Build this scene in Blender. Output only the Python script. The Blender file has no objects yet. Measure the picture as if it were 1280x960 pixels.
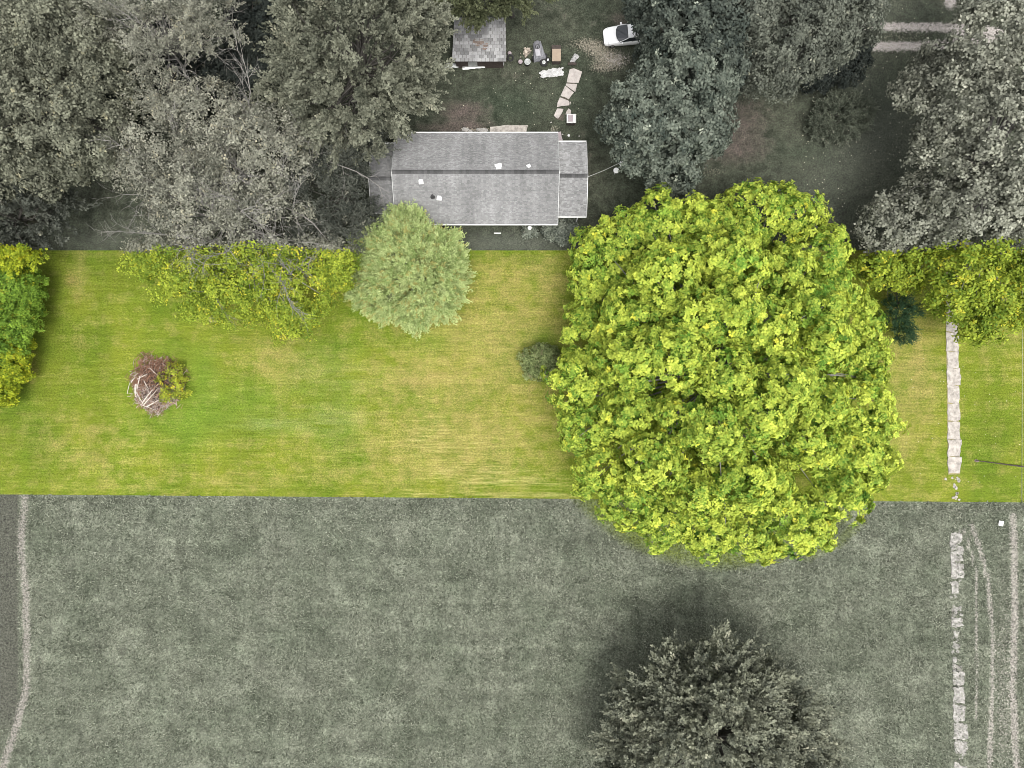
import bpy, bmesh, math, random
import numpy as np
from mathutils import Vector, Matrix

random.seed(7)
RS = np.random.RandomState(11)
SC = bpy.context.scene
COL = SC.collection

# ------------------------------------------------------------------ camera, sky, sun, exposure
H = 72.0          # flying height in metres
M = 0.08          # metres of ground per photo pixel (1280 px wide photo)
cam_d = bpy.data.cameras.new('camera')
cam = bpy.data.objects.new('camera', cam_d)
COL.objects.link(cam)
cam.location = (0, 0, H)
cam.rotation_euler = (0, 0, 0)
cam_d.sensor_fit = 'HORIZONTAL'
cam_d.angle = 2 * math.atan(640 * M / H)
cam_d.clip_end = 6000
cam_d.clip_start = 0.5
SC.camera = cam

SUN_ELEV = math.radians(73)
SUN_AZ = math.radians(160)      # compass direction the light comes from (south-south-east)
wd = bpy.data.worlds.new('World')
SC.world = wd
wd.use_nodes = True
nt = wd.node_tree
nt.nodes.clear()
o = nt.nodes.new('ShaderNodeOutputWorld')
bg = nt.nodes.new('ShaderNodeBackground')
sky = nt.nodes.new('ShaderNodeTexSky')
sky.sky_type = 'NISHITA'
sky.sun_disc = False
sky.sun_elevation = SUN_ELEV
sky.sun_rotation = SUN_AZ
sky.air_density = 1.0
sky.dust_density = 6.0
sky.ozone_density = 1.0
hs = nt.nodes.new('ShaderNodeHueSaturation')
hs.inputs['Saturation'].default_value = 0.12      # thin overcast: an almost colourless sky
nt.links.new(sky.outputs[0], hs.inputs['Color'])
nt.links.new(hs.outputs[0], bg.inputs['Color'])
bg.inputs['Strength'].default_value = 0.15
nt.links.new(bg.outputs[0], o.inputs['Surface'])

sun_d = bpy.data.lights.new('sun', 'SUN')
sun_d.energy = 0.9
sun_d.angle = math.radians(24)
sun_d.color = (1.0, 0.96, 0.9)
sun = bpy.data.objects.new('sun', sun_d)
COL.objects.link(sun)
sdir = Vector((math.sin(SUN_AZ) * math.cos(SUN_ELEV), math.cos(SUN_AZ) * math.cos(SUN_ELEV), math.sin(SUN_ELEV)))
sun.rotation_euler = sdir.to_track_quat('Z', 'Y').to_euler()
sun.location = sdir * 120

SC.view_settings.view_transform = 'Standard'
SC.view_settings.look = 'None'
SC.view_settings.exposure = 0.82
SC.view_settings.gamma = 1.0
SC.render.engine = 'CYCLES'
SC.cycles.filter_width = 0.85
SC.cycles.max_bounces = 6
SC.cycles.diffuse_bounces = 4
SC.cycles.transmission_bounces = 4

# ------------------------------------------------------------------ helpers
def W(px, py, z=0.0):
    """world point at height z seen at photo pixel (px, py)"""
    k = M * (1 - z / H)
    return Vector(((px - 640) * k, (480 - py) * k, z))

def lin(r, g, b, k=1.0):
    f = lambda c: (c / 255 / 12.92 if c <= 10 else ((c / 255 + .055) / 1.055) ** 2.4) * k
    return (f(r), f(g), f(b))

def tag(ob, label=None, cat=None, group=None, kind=None):
    if label: ob['label'] = label
    if cat: ob['category'] = cat
    if group: ob['group'] = group
    if kind: ob['kind'] = kind
    return ob

def empty(name, loc, rz=0.0):
    e = bpy.data.objects.new(name, None)
    e.empty_display_size = 0.3
    e.location = loc
    e.rotation_euler = (0, 0, rz)
    COL.objects.link(e)
    return e

class MB:
    """collects verts and faces; build() links them as one mesh object"""
    def __init__(s): s.v = []; s.f = []; s.c = []
    def add(s, vs, fs, c=None):
        n = len(s.v); s.v += [tuple(p) for p in vs]
        s.f += [tuple(i + n for i in f) for f in fs]
        s.c += [c or (1, 1, 1)] * len(fs)
        return s
    def box(s, x0, x1, y0, y1, z0, z1, bv=0.0, c=None):
        if bv:
            b = bv
            vs = []
            for z, q in ((z0, 0), (z1 - b, 0), (z1, b)):
                vs += [(x0 + q, y0 + q, z), (x1 - q, y0 + q, z), (x1 - q, y1 - q, z), (x0 + q, y1 - q, z)]
            fs = [(3, 2, 1, 0), (8, 9, 10, 11)]
            for l in (0, 4):
                for i in range(4):
                    j = (i + 1) % 4
                    fs.append((l + i, l + j, l + 4 + j, l + 4 + i))
            return s.add(vs, fs, c)
        vs = [(x0, y0, z0), (x1, y0, z0), (x1, y1, z0), (x0, y1, z0), (x0, y0, z1), (x1, y0, z1), (x1, y1, z1), (x0, y1, z1)]
        return s.add(vs, [(3, 2, 1, 0), (4, 5, 6, 7), (0, 1, 5, 4), (1, 2, 6, 5), (2, 3, 7, 6), (3, 0, 4, 7)], c)
    def prism(s, pts, z0, z1, c=None, lift=None):
        n = len(pts); lift = lift or [0] * n
        vs = [(p[0], p[1], z0) for p in pts] + [(p[0], p[1], z1 + lift[i]) for i, p in enumerate(pts)]
        fs = [tuple(range(n - 1, -1, -1)), tuple(range(n, 2 * n))]
        fs += [(i, (i + 1) % n, n + (i + 1) % n, n + i) for i in range(n)]
        return s.add(vs, fs, c)
    def tube(s, pts, rad, n=6, c=None, cap=True):
        pts = [Vector(p) for p in pts]
        if not hasattr(rad, '__len__'): rad = [rad] * len(pts)
        vs, fs = [], []
        for i, p in enumerate(pts):
            t = (pts[min(i + 1, len(pts) - 1)] - pts[max(i - 1, 0)]).normalized()
            a = t.cross(Vector((0, 0, 1)) if abs(t.z) < .9 else Vector((1, 0, 0))).normalized()
            b = t.cross(a)
            for k in range(n):
                an = 2 * math.pi * k / n
                vs.append(p + (a * math.cos(an) + b * math.sin(an)) * rad[i])
        for i in range(len(pts) - 1):
            for k in range(n):
                j = (k + 1) % n
                fs.append((i * n + k, i * n + j, (i + 1) * n + j, (i + 1) * n + k))
        if cap:
            fs.append(tuple(range(n - 1, -1, -1)))
            fs.append(tuple(range((len(pts) - 1) * n, len(pts) * n)))
        return s.add(vs, fs, c)
    def lathe(s, prof, n=16, cx=0, cy=0, c=None):
        vs, fs = [], []
        for r, z in prof:
            for k in range(n):
                an = 2 * math.pi * k / n
                vs.append((cx + r * math.cos(an), cy + r * math.sin(an), z))
        for i in range(len(prof) - 1):
            for k in range(n):
                j = (k + 1) % n
                fs.append((i * n + k, i * n + j, (i + 1) * n + j, (i + 1) * n + k))
        return s.add(vs, fs, c)
    def torus(s, R, r, z=0, n=18, m=8, cx=0, cy=0, ax='z', c=None):
        vs, fs = [], []
        for i in range(n):
            a = 2 * math.pi * i / n
            for k in range(m):
                b = 2 * math.pi * k / m
                q = R + r * math.cos(b); h = r * math.sin(b)
                if ax == 'z': vs.append((cx + q * math.cos(a), cy + q * math.sin(a), z + h))
                else: vs.append((cx + q * math.cos(a), cy + h, z + q * math.sin(a)))
        for i in range(n):
            for k in range(m):
                i2, k2 = (i + 1) % n, (k + 1) % m
                fs.append((i * m + k, i2 * m + k, i2 * m + k2, i * m + k2))
        return s.add(vs, fs, c)
    def build(s, name, mat, parent=None, smooth=False, colours=False):
        me = bpy.data.meshes.new(name)
        me.from_pydata(s.v, [], s.f)
        if colours:
            at = me.attributes.new('tint', 'FLOAT_COLOR', 'FACE')
            at.data.foreach_set('color', np.array([(*c, 1) for c in s.c], 'f').ravel())
        if smooth:
            me.polygons.foreach_set('use_smooth', [True] * len(me.polygons))
        me.materials.append(mat)
        me.validate(); me.update()
        ob = bpy.data.objects.new(name, me)
        COL.objects.link(ob)
        if parent: ob.parent = parent
        return ob

def quad_mesh(name, V, mat, tint, parent=None, nper=4):
    """V: (n, nper, 3) loose leaf or blade faces, tint: (n, 3)"""
    n = len(V)
    me = bpy.data.meshes.new(name)
    me.vertices.add(n * nper); me.loops.add(n * nper); me.polygons.add(n)
    me.vertices.foreach_set('co', V.astype('f').ravel())
    me.loops.foreach_set('vertex_index', np.arange(n * nper, dtype='i'))
    me.polygons.foreach_set('loop_start', np.arange(0, n * nper, nper, dtype='i'))
    at = me.attributes.new('tint', 'FLOAT_COLOR', 'FACE')
    at.data.foreach_set('color', np.concatenate([tint, np.ones((n, 1))], 1).astype('f').ravel())
    me.materials.append(mat)
    me.update(calc_edges=True)
    ob = bpy.data.objects.new(name, me)
    COL.objects.link(ob)
    if parent: ob.parent = parent
    return ob

# ------------------------------------------------------------------ materials
def new_mat(name):
    m = bpy.data.materials.new(name); m.use_nodes = True
    m.node_tree.nodes.clear()
    return m, m.node_tree

class G:
    """tiny node-graph writer"""
    def __init__(s, t): s.t = t
    def n(s, typ, **kw):
        nd = s.t.nodes.new(typ)
        for k, v in kw.items(): setattr(nd, k, v)
        return nd
    def put(s, sock, v):
        if isinstance(v, bpy.types.NodeSocket): s.t.links.new(v, sock)
        elif hasattr(v, '__len__') and len(v) == 3 and len(sock.default_value) == 4: sock.default_value = (*v, 1)
        else: sock.default_value = v
    def math(s, op, a, b=0.0, clamp=False):
        nd = s.n('ShaderNodeMath', operation=op, use_clamp=clamp)
        s.put(nd.inputs[0], a); s.put(nd.inputs[1], b)
        return nd.outputs[0]
    def mix(s, f, a, b, blend='MIX'):
        nd = s.n('ShaderNodeMix', data_type='RGBA', blend_type=blend)
        s.put(nd.inputs[0], f); s.put(nd.inputs[6], a); s.put(nd.inputs[7], b)
        return nd.outputs[2]
    def pos(s):
        return s.n('ShaderNodeNewGeometry').outputs['Position']
    def noise(s, vec, scale, detail=2.0, rough=.5, stretch=None):
        if stretch:
            mp = s.n('ShaderNodeMapping'); s.put(mp.inputs[0], vec)
            mp.inputs['Scale'].default_value = stretch; vec = mp.outputs[0]
        nd = s.n('ShaderNodeTexNoise'); s.put(nd.inputs['Vector'], vec)
        nd.inputs['Scale'].default_value = scale; nd.inputs['Detail'].default_value = detail
        nd.inputs['Roughness'].default_value = rough
        return nd.outputs[0]
    def ramp(s, v, lo, hi, a=0.0, b=1.0):
        nd = s.n('ShaderNodeMapRange'); nd.clamp = True
        s.put(nd.inputs[0], v)
        for i, q in zip((1, 2, 3, 4), (lo, hi, a, b)): s.put(nd.inputs[i], q)
        return nd.outputs[0]
    def attr(s, name):
        nd = s.n('ShaderNodeAttribute'); nd.attribute_name = name
        return nd
    def out(s, col, rough=.9, bump=None, bstr=.5, bdist=.05, metal=0.0, spec=.3):
        p = s.n('ShaderNodeBsdfPrincipled')
        s.put(p.inputs['Base Color'], col); s.put(p.inputs['Roughness'], rough)
        p.inputs['Metallic'].default_value = metal
        p.inputs['Specular IOR Level'].default_value = spec
        if bump is not None:
            b = s.n('ShaderNodeBump'); b.inputs['Strength'].default_value = bstr
            b.inputs['Distance'].default_value = bdist
            s.put(b.inputs['Height'], bump); s.put(p.inputs['Normal'], b.outputs[0])
        o = s.n('ShaderNodeOutputMaterial'); s.put(o.inputs[0], p.outputs[0])
        return p

def simple(name, c, rough=.6, var=.15, scale=3.0, metal=0.0, spec=.3, bump=0.0):
    m, t = new_mat(name); g = G(t)
    co = g.n('ShaderNodeTexCoord').outputs['Object']
    n1 = g.noise(co, scale, 5, .65)
    f = g.ramp(n1, .3, .7, 1 - var, 1 + var)
    col = g.mix(1.0, c, g.n('ShaderNodeCombineColor').outputs[0], 'MULTIPLY')
    cc = t.nodes[-1] if False else None
    # brightness variation through a combine node fed by the noise
    comb = [n for n in t.nodes if n.type == 'COMBINE_COLOR'][0]
    for i in range(3): t.links.new(f, comb.inputs[i])
    g.out(col, rough, n1 if bump else None, bump, .03, metal, spec)
    return m

def gain(g, col, f):
    comb = g.n('ShaderNodeCombineColor')
    for i in range(3): g.put(comb.inputs[i], f)
    return g.mix(1.0, col, comb.outputs[0], 'MULTIPLY')

def tint_mat(name, rough=.85, var=.12, scale=8.0, bump=.4, spec=.2, streaks=False):
    m, t = new_mat(name); g = G(t)
    co = g.n('ShaderNodeTexCoord').outputs['Object']
    n1 = g.noise(co, scale, 4, .7)
    f = g.ramp(n1, .3, .7, 1 - var, 1 + var)
    comb = g.n('ShaderNodeCombineColor')
    for i in range(3): t.links.new(f, comb.inputs[i])
    col = g.mix(1.0, g.attr('tint').outputs['Color'], comb.outputs[0], 'MULTIPLY')
    if streaks:       # run-off stains down the slope
        st1 = g.noise(co, 1.0, 4, .65, (1.1, .10, .10)); st2 = g.noise(co, .35, 3, .6)
        col = gain(g, col, g.ramp(st1, .35, .65, .84, 1.10)); col = gain(g, col, g.ramp(st2, .35, .65, .90, 1.08))
    g.out(col, rough, n1, bump, .03, 0, spec)
    return m

def leaf_mat(name, rough=.5, trans=.3, spec=.25):
    m, t = new_mat(name); g = G(t)
    a = g.attr('tint').outputs['Color']
    nz = g.noise(g.pos(), 1.1, 3)
    f = g.ramp(nz, .3, .7, .86, 1.14)
    comb = g.n('ShaderNodeCombineColor')
    for i in range(3): t.links.new(f, comb.inputs[i])
    col = g.mix(1.0, a, comb.outputs[0], 'MULTIPLY')
    p = g.n('ShaderNodeBsdfPrincipled'); g.put(p.inputs['Base Color'], col)
    p.inputs['Roughness'].default_value = rough; p.inputs['Specular IOR Level'].default_value = spec
    tr = g.n('ShaderNodeBsdfTranslucent'); g.put(tr.inputs[0], col)
    mx = g.n('ShaderNodeMixShader'); mx.inputs[0].default_value = trans
    t.links.new(p.outputs[0], mx.inputs[1]); t.links.new(tr.outputs[0], mx.inputs[2])
    o = g.n('ShaderNodeOutputMaterial'); t.links.new(mx.outputs[0], o.inputs[0])
    return m

MT = {}
MT['leaf'] = leaf_mat('foliage_matte', .65, .28, .15)
MT['leaf_glossy'] = leaf_mat('foliage_glossy', .42, .22, .4)
MT['grass_blade'] = leaf_mat('grass_blades', .7, .25, .12)
MT['bark'] = simple('bark_brown', (.075, .07, .062), .9, .35, 4, bump=.8)
MT['bark_pale'] = simple('bark_pale', (.22, .212, .195), .9, .3, 4, bump=.6)
MT['shingle'] = tint_mat('asphalt_shingle', .92, .2, 14, .5, .15, True)
MT['white'] = simple('white_paint', (.8, .8, .79), .5, .06, 3)
MT['siding'] = simple('siding', (.62, .62, .60), .6, .08, 2)
MT['glass'] = simple('dark_glass', (.03, .035, .04), .08, .1, 2, spec=.8)
MT['concrete'] = simple('concrete', (.36, .33, .295), .95, .42, 2.6, bump=.6)
MT['car_white'] = simple('car_paint_white', (.88, .88, .88), .22, .03, 1, spec=.6)
MT['rubber'] = simple('rubber', (.025, .025, .025), .8, .2, 5)
MT['black_plastic'] = simple('black_plastic', (.03, .03, .03), .5, .2, 5)
MT['chrome'] = simple('rim_metal', (.5, .5, .5), .3, .1, 5, metal=.8)
MT['lamp'] = simple('lamp_lens', (.6, .6, .62), .12, .1, 5, spec=.7)
MT['tarp'] = simple('tarp_grey', (.20, .20, .215), .5, .25, 3, bump=.8)
MT['tan'] = simple('tan_board', (.31, .245, .185), .8, .12, 3)
MT['brown'] = simple('brown_wood', (.06, .048, .042), .85, .3, 4)
MT['galv'] = simple('galvanised_sheet', (.42, .43, .42), .45, .25, 2.5, metal=.3)
MT['pink'] = simple('faded_pink_plastic', (.34, .29, .30), .7, .15, 3)
MT['crumple'] = simple('white_sheeting', (.46, .455, .45), .6, .2, 3, bump=.5)
MT['rust'] = simple('rust_patch', (.16, .125, .105), .9, .4, 5)
MT['stick'] = tint_mat('dead_wood', .9, .3, 6, .6, .1)
MT['stone'] = simple('pale_stone', (.36, .345, .32), .95, .35, 5, bump=.7)

# ------------------------------------------------------------------ the ground
YN = (480 - 313) * M                               # north edge of the mown lot
def y_south(x): return -(138 + 10 * (x / M + 640) / 1280) * M

def px_of(X, Y): return X / M + 640, 480 - Y / M
def blob(PX, PY, x, y, rx, ry, a=1.0):
    return a * np.exp(-(((PX - x) / rx) ** 2 + ((PY - y) / ry) ** 2))
def track(PX, PY, pts, w, a=1.0):
    d = np.full(PX.shape, 1e9)
    for (x0, y0), (x1, y1) in zip(pts[:-1], pts[1:]):
        dx, dy = x1 - x0, y1 - y0
        t = np.clip(((PX - x0) * dx + (PY - y0) * dy) / (dx * dx + dy * dy), 0, 1)
        d = np.minimum(d, np.hypot(PX - x0 - t * dx, PY - y0 - t * dy))
    return a * np.clip(1.5 - d / w, 0, 1)            # 1 in the middle, .5 at the stated half width

def ground_sheet(name, mat, nx, x0, x1, ylo, yhi, ny, masks, relief):
    xs = np.linspace(x0, x1, nx)
    t = np.linspace(0, 1, ny)
    X = np.repeat(xs[None], ny, 0)
    lo = np.array([ylo(x) for x in xs]); hi = np.array([yhi(x) for x in xs])
    Y = lo[None] + (hi - lo)[None] * t[:, None]
    PX, PY = px_of(X, Y)
    A, B = masks(PX, PY)
    Z = relief * (np.sin(X * .9 + np.sin(Y * .7) * 1.3) * np.sin(Y * 1.1 + np.cos(X * .5)) * .5 + .5)
    edge = np.minimum(t, 1 - t)[:, None]
    Z = Z * np.clip(edge * 12, 0, 1)
    V = np.stack([X, Y, Z], -1).reshape(-1, 3)
    i = np.arange(nx * ny).reshape(ny, nx)
    F = np.stack([i[:-1, :-1], i[:-1, 1:], i[1:, 1:], i[1:, :-1]], -1).reshape(-1, 4)
    me = bpy.data.meshes.new(name)
    me.vertices.add(len(V)); me.loops.add(F.size); me.polygons.add(len(F))
    me.vertices.foreach_set('co', V.astype('f').ravel())
    me.loops.foreach_set('vertex_index', F.astype('i').ravel())
    me.polygons.foreach_set('loop_start', np.arange(0, F.size, 4, dtype='i'))
    me.polygons.foreach_set('use_smooth', np.ones(len(F), bool))
    for nm, arr in (('mask_a', A), ('mask_b', B)):
        at = me.attributes.new(nm, 'FLOAT_COLOR', 'POINT')
        q = np.zeros((ny * nx, 4), 'f'); q[:, 3] = 1
        for k, a in enumerate(arr): q[:, k] = np.clip(a + 0 * PX, 0, 2).ravel()
        at.data.foreach_set('color', q.ravel())
    me.materials.append(mat)
    me.update(calc_edges=True)
    ob = bpy.data.objects.new(name, me); COL.objects.link(ob)
    return tag(ob, kind='structure')

def split(g, name):
    s = g.n('ShaderNodeSeparateColor'); g.put(s.inputs[0], g.attr(name).outputs['Color'])
    return s.outputs[0], s.outputs[1], s.outputs[2]

def gain(g, col, f):
    comb = g.n('ShaderNodeCombineColor')
    for i in range(3): g.put(comb.inputs[i], f)
    return g.mix(1.0, col, comb.outputs[0], 'MULTIPLY')

# rough field to the south
m, t = new_mat('rough_field_grass'); g = G(t); P = g.pos()
bare, short, lush = split(g, 'mask_a'); ruts, _, _ = split(g, 'mask_b')
n_big = g.noise(P, .22, 3, .6); n_mid = g.noise(P, .62, 5, .7); n_fine = g.noise(P, 5.5, 4, .8)
n_px = g.noise(P, 14, 2, .8)
col = g.mix(g.ramp(n_big, .35, .65), (.108, .122, .088), (.155, .166, .126))
rows_x = g.noise(P, 1.0, 4, .65, (.045, .75, 1)); rows_y = g.noise(P, 1.0, 4, .65, (.60, .05, 1))
col = gain(g, col, g.ramp(n_mid, .35, .65, .68, 1.30))
col = gain(g, col, g.ramp(rows_x, .35, .65, .80, 1.15)); col = gain(g, col, g.ramp(rows_y, .35, .65, .84, 1.12))
col = g.mix(g.ramp(short, .1, .9), col, (.078, .080, .064))
thr = g.math('ADD', bare, g.math('MULTIPLY', g.math('SUBTRACT', n_fine, .5), 1.6))
col = g.mix(g.ramp(thr, .40, .75, 0, .85), col, (.235, .215, .195))
thr2 = g.math('ADD', ruts, g.math('MULTIPLY', g.math('SUBTRACT', n_fine, .5), 2.2))
col = g.mix(g.ramp(thr2, .45, .85, 0, .8), col, (.27, .25, .225))
col = g.mix(g.ramp(lush, .1, .9, 0, .8), col, (.135, .17, .05))
col = gain(g, col, g.ramp(n_fine, .34, .66, .34, 1.66))
col = gain(g, col, g.ramp(n_px, .3, .7, .6, 1.4))
g.out(col, .95, g.math('ADD', n_fine, g.math('MULTIPLY', n_mid, 1.5)), .9, .12, spec=.1)
MT['field'] = m

# mown lawn
m, t = new_mat('mown_lawn'); g = G(t); P = g.pos()
tan, green, dark = split(g, 'mask_a'); straw, pale, soil = split(g, 'mask_b')
n_big = g.noise(P, .16, 3, .6); n_mid = g.noise(P, .75, 5, .7); n_fine = g.noise(P, 6, 4, .8); n_px = g.noise(P, 15, 2, .8)
streak = g.noise(P, 1.0, 4, .7, (.16, 1.1, 1)); streak2 = g.noise(P, 1.0, 3, .6, (.3, .05, 1))
fine_streak = g.noise(P, 1.0, 3, .6, (.35, 4.5, 1))
base = g.mix(g.ramp(n_big, .35, .65), (.100, .150, .014), (.155, .182, .020))
w_tan = g.math('ADD', tan, g.math('ADD', g.math('MULTIPLY', g.math('SUBTRACT', n_mid, .5), 3.0), g.math('MULTIPLY', g.math('SUBTRACT', streak, .5), 1.6)))
col = g.mix(g.ramp(w_tan, .1, 1.25, 0, .9), base, (.262, .228, .072))
col = g.mix(g.math('MULTIPLY', green, .7), col, (.098, .168, .020))
w_pale = g.math('MULTIPLY', pale, g.ramp(streak, .35, .6))
col = g.mix(w_pale, col, (.19, .24, .085))
w_straw = g.math('ADD', straw, g.math('MULTIPLY', g.math('SUBTRACT', fine_streak, .5), 2.4))
col = g.mix(g.ramp(w_straw, .3, 1.7, 0, .7), col, (.44, .37, .16))
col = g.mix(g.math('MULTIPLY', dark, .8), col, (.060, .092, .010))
w_soil = g.math('ADD', soil, g.math('MULTIPLY', g.math('SUBTRACT', n_fine, .5), 1.3))
col = g.mix(g.ramp(w_soil, .3, 1.0, 0, .75), col, (.235, .165, .07))
col = gain(g, col, g.ramp(streak, .3, .7, .92, 1.08))
col = gain(g, col, g.ramp(fine_streak, .3, .7, .84, 1.16))
col = gain(g, col, g.ramp(streak2, .3, .7, .92, 1.08))
col = gain(g, col, g.ramp(n_fine, .32, .68, .60, 1.40))
col = gain(g, col, g.ramp(n_px, .3, .7, .66, 1.34))
g.out(col, .95, n_fine, .6, .06, spec=.1)
MT['lawn'] = m

# shady yard around the house
m, t = new_mat('yard_grass'); g = G(t); P = g.pos()
soil, gravel, mossy = split(g, 'mask_a'); litter, lit, _ = split(g, 'mask_b')
n_big = g.noise(P, .2, 3, .6); n_mid = g.noise(P, 1.1, 4, .65); n_fine = g.noise(P, 6, 4, .8); n_px = g.noise(P, 14, 2, .8)
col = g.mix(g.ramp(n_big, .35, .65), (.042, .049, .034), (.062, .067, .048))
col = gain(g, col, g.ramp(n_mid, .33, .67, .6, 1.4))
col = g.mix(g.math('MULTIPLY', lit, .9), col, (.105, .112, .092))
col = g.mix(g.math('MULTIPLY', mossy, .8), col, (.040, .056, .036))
w = g.math('ADD', soil, g.math('MULTIPLY', g.math('SUBTRACT', n_mid, .5), 1.6))
col = g.mix(g.ramp(w, .3, 1.0, 0, .85), col, (.105, .083, .075))
w = g.math('ADD', litter, g.math('MULTIPLY', g.math('SUBTRACT', n_fine, .5), 2.2))
col = g.mix(g.ramp(w, .5, 1.0, 0, .8), col, (.25, .225, .18))
w = g.math('ADD', gravel, g.math('MULTIPLY', g.math('SUBTRACT', g.noise(P, 3.2, 5, .85), .5), 2.6))
col = g.mix(g.ramp(w, .40, .80, 0, .92), col, (.40, .365, .34))
col = gain(g, col, g.ramp(n_fine, .32, .68, .5, 1.5))
col = gain(g, col, g.ramp(n_px, .3, .7, .65, 1.35))
g.out(col, .95, n_fine, .8, .08, spec=.1)
MT['yard'] = m

def m_field(PX, PY):
    bare = track(PX, PY, [(34, 590), (27, 680), (33, 740), (34, 860), (22, 905), (2, 965), (-40, 1040)], 6.5, .66)
    bare = np.maximum(bare, track(PX, PY, [(1140, 634), (1220, 640), (1260, 636)], 4, .42))
    bare = np.maximum(bare, blob(PX, PY, 1254, 860, 24, 230, .5))
    bare = np.maximum(bare, blob(PX, PY, 1095, 632, 60, 6, .5))
    short = np.clip((28 - PX) / 8, 0, 1) * np.clip((940 - PY) / 60, 0, 1)
    ruts = track(PX, PY, [(1214, 655), (1226, 690), (1235, 730), (1241, 800), (1239, 870), (1236, 970)], 4, .85)
    ruts = np.maximum(ruts, track(PX, PY, [(1266, 645), (1268, 760), (1265, 860), (1271, 970)], 5.5, .9))
    ruts = np.maximum(ruts, track(PX, PY, [(1205, 662), (1219, 712), (1222, 850), (1220, 900)], 2.6, .8))
    ruts = np.maximum(ruts, track(PX, PY, [(1280, 640), (1283, 960)], 3, .5))
    ruts = np.maximum(ruts, track(PX, PY, [(1195, 640), (1196, 970)], 9, .35))
    lush = np.zeros_like(PX)
    # green fringe under the south rim of the maple
    d = np.hypot((PX - 900) / 232, (PY - 490) / 222)
    lush = np.clip((1.02 - d) / .09, 0, .8) * (PX > 660)
    lush = np.maximum(lush, track(PX, PY, [(1075, 650), (1050, 676), (1010, 694)], 7, .45))
    return (bare, short, lush), (ruts, 0, 0)

def m_lawn(PX, PY):
    tan = (blob(PX, PY, 600, 400, 120, 60, .6) + blob(PX, PY, 630, 480, 100, 90, .5) + blob(PX, PY, 520, 475, 60, 22, .6)
           + blob(PX, PY, 350, 450, 45, 30, .75) + blob(PX, PY, 540, 560, 150, 50, .7) + blob(PX, PY, 1140, 470, 40, 120, .75)
           + blob(PX, PY, 100, 560, 80, 40, .4) + blob(PX, PY, 280, 600, 140, 14, .35) + blob(PX, PY, 630, 340, 50, 20, .55)
           + blob(PX, PY, 100, 340, 9, 30, .8) + blob(PX, PY, 1250, 420, 40, 60, .35) + blob(PX, PY, 690, 350, 20, 30, .5) + .12)
    green = (blob(PX, PY, 240, 530, 55, 32, .8) + blob(PX, PY, 310, 500, 40, 28, .7) + blob(PX, PY, 420, 545, 30, 30, .6)
             + blob(PX, PY, 255, 470, 22, 32, .8) + blob(PX, PY, 680, 432, 26, 20, .85) + blob(PX, PY, 400, 440, 30, 18, .4)
             + blob(PX, PY, 430, 490, 26, 18, .35) + blob(PX, PY, 530, 425, 45, 14, .5) + blob(PX, PY, 210, 440, 40, 16, .5))
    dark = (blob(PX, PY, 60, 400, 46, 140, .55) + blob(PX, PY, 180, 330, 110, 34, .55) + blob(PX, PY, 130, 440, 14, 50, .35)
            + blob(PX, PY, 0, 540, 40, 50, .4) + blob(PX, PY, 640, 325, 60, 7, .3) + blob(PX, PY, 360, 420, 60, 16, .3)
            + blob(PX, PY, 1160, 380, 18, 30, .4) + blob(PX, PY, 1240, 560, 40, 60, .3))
    straw = (blob(PX, PY, 640, 602, 90, 7, .75) + blob(PX, PY, 600, 588, 60, 6, .6) + blob(PX, PY, 650, 619, 75, 4, 1.0)
             + blob(PX, PY, 520, 617, 40, 3, .6) + blob(PX, PY, 560, 560, 80, 30, .35) + blob(PX, PY, 530, 540, 30, 20, .3))
    pale = blob(PX, PY, 400, 525, 50, 14, .5) + blob(PX, PY, 330, 530, 40, 10, .5) + blob(PX, PY, 410, 470, 60, 30, .25)
    soil = (blob(PX, PY, 88, 350, 12, 14, .7) + blob(PX, PY, 98, 375, 7, 16, .5) + blob(PX, PY, 330, 465, 40, 10, .5)
            + blob(PX, PY, 520, 480, 50, 10, .5) + blob(PX, PY, 100, 430, 20, 16, .5) + blob(PX, PY, 1150, 450, 24, 90, .4)
            + blob(PX, PY, 500, 412, 20, 8, .4) + blob(PX, PY, 545, 465, 14, 8, .5) + blob(PX, PY, 1180, 600, 6, 14, .6)
            + blob(PX, PY, 340, 425, 30, 10, .45) + blob(PX, PY, 40, 460, 12, 40, .5))
    return (tan, green, dark), (straw, pale, soil)

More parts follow.
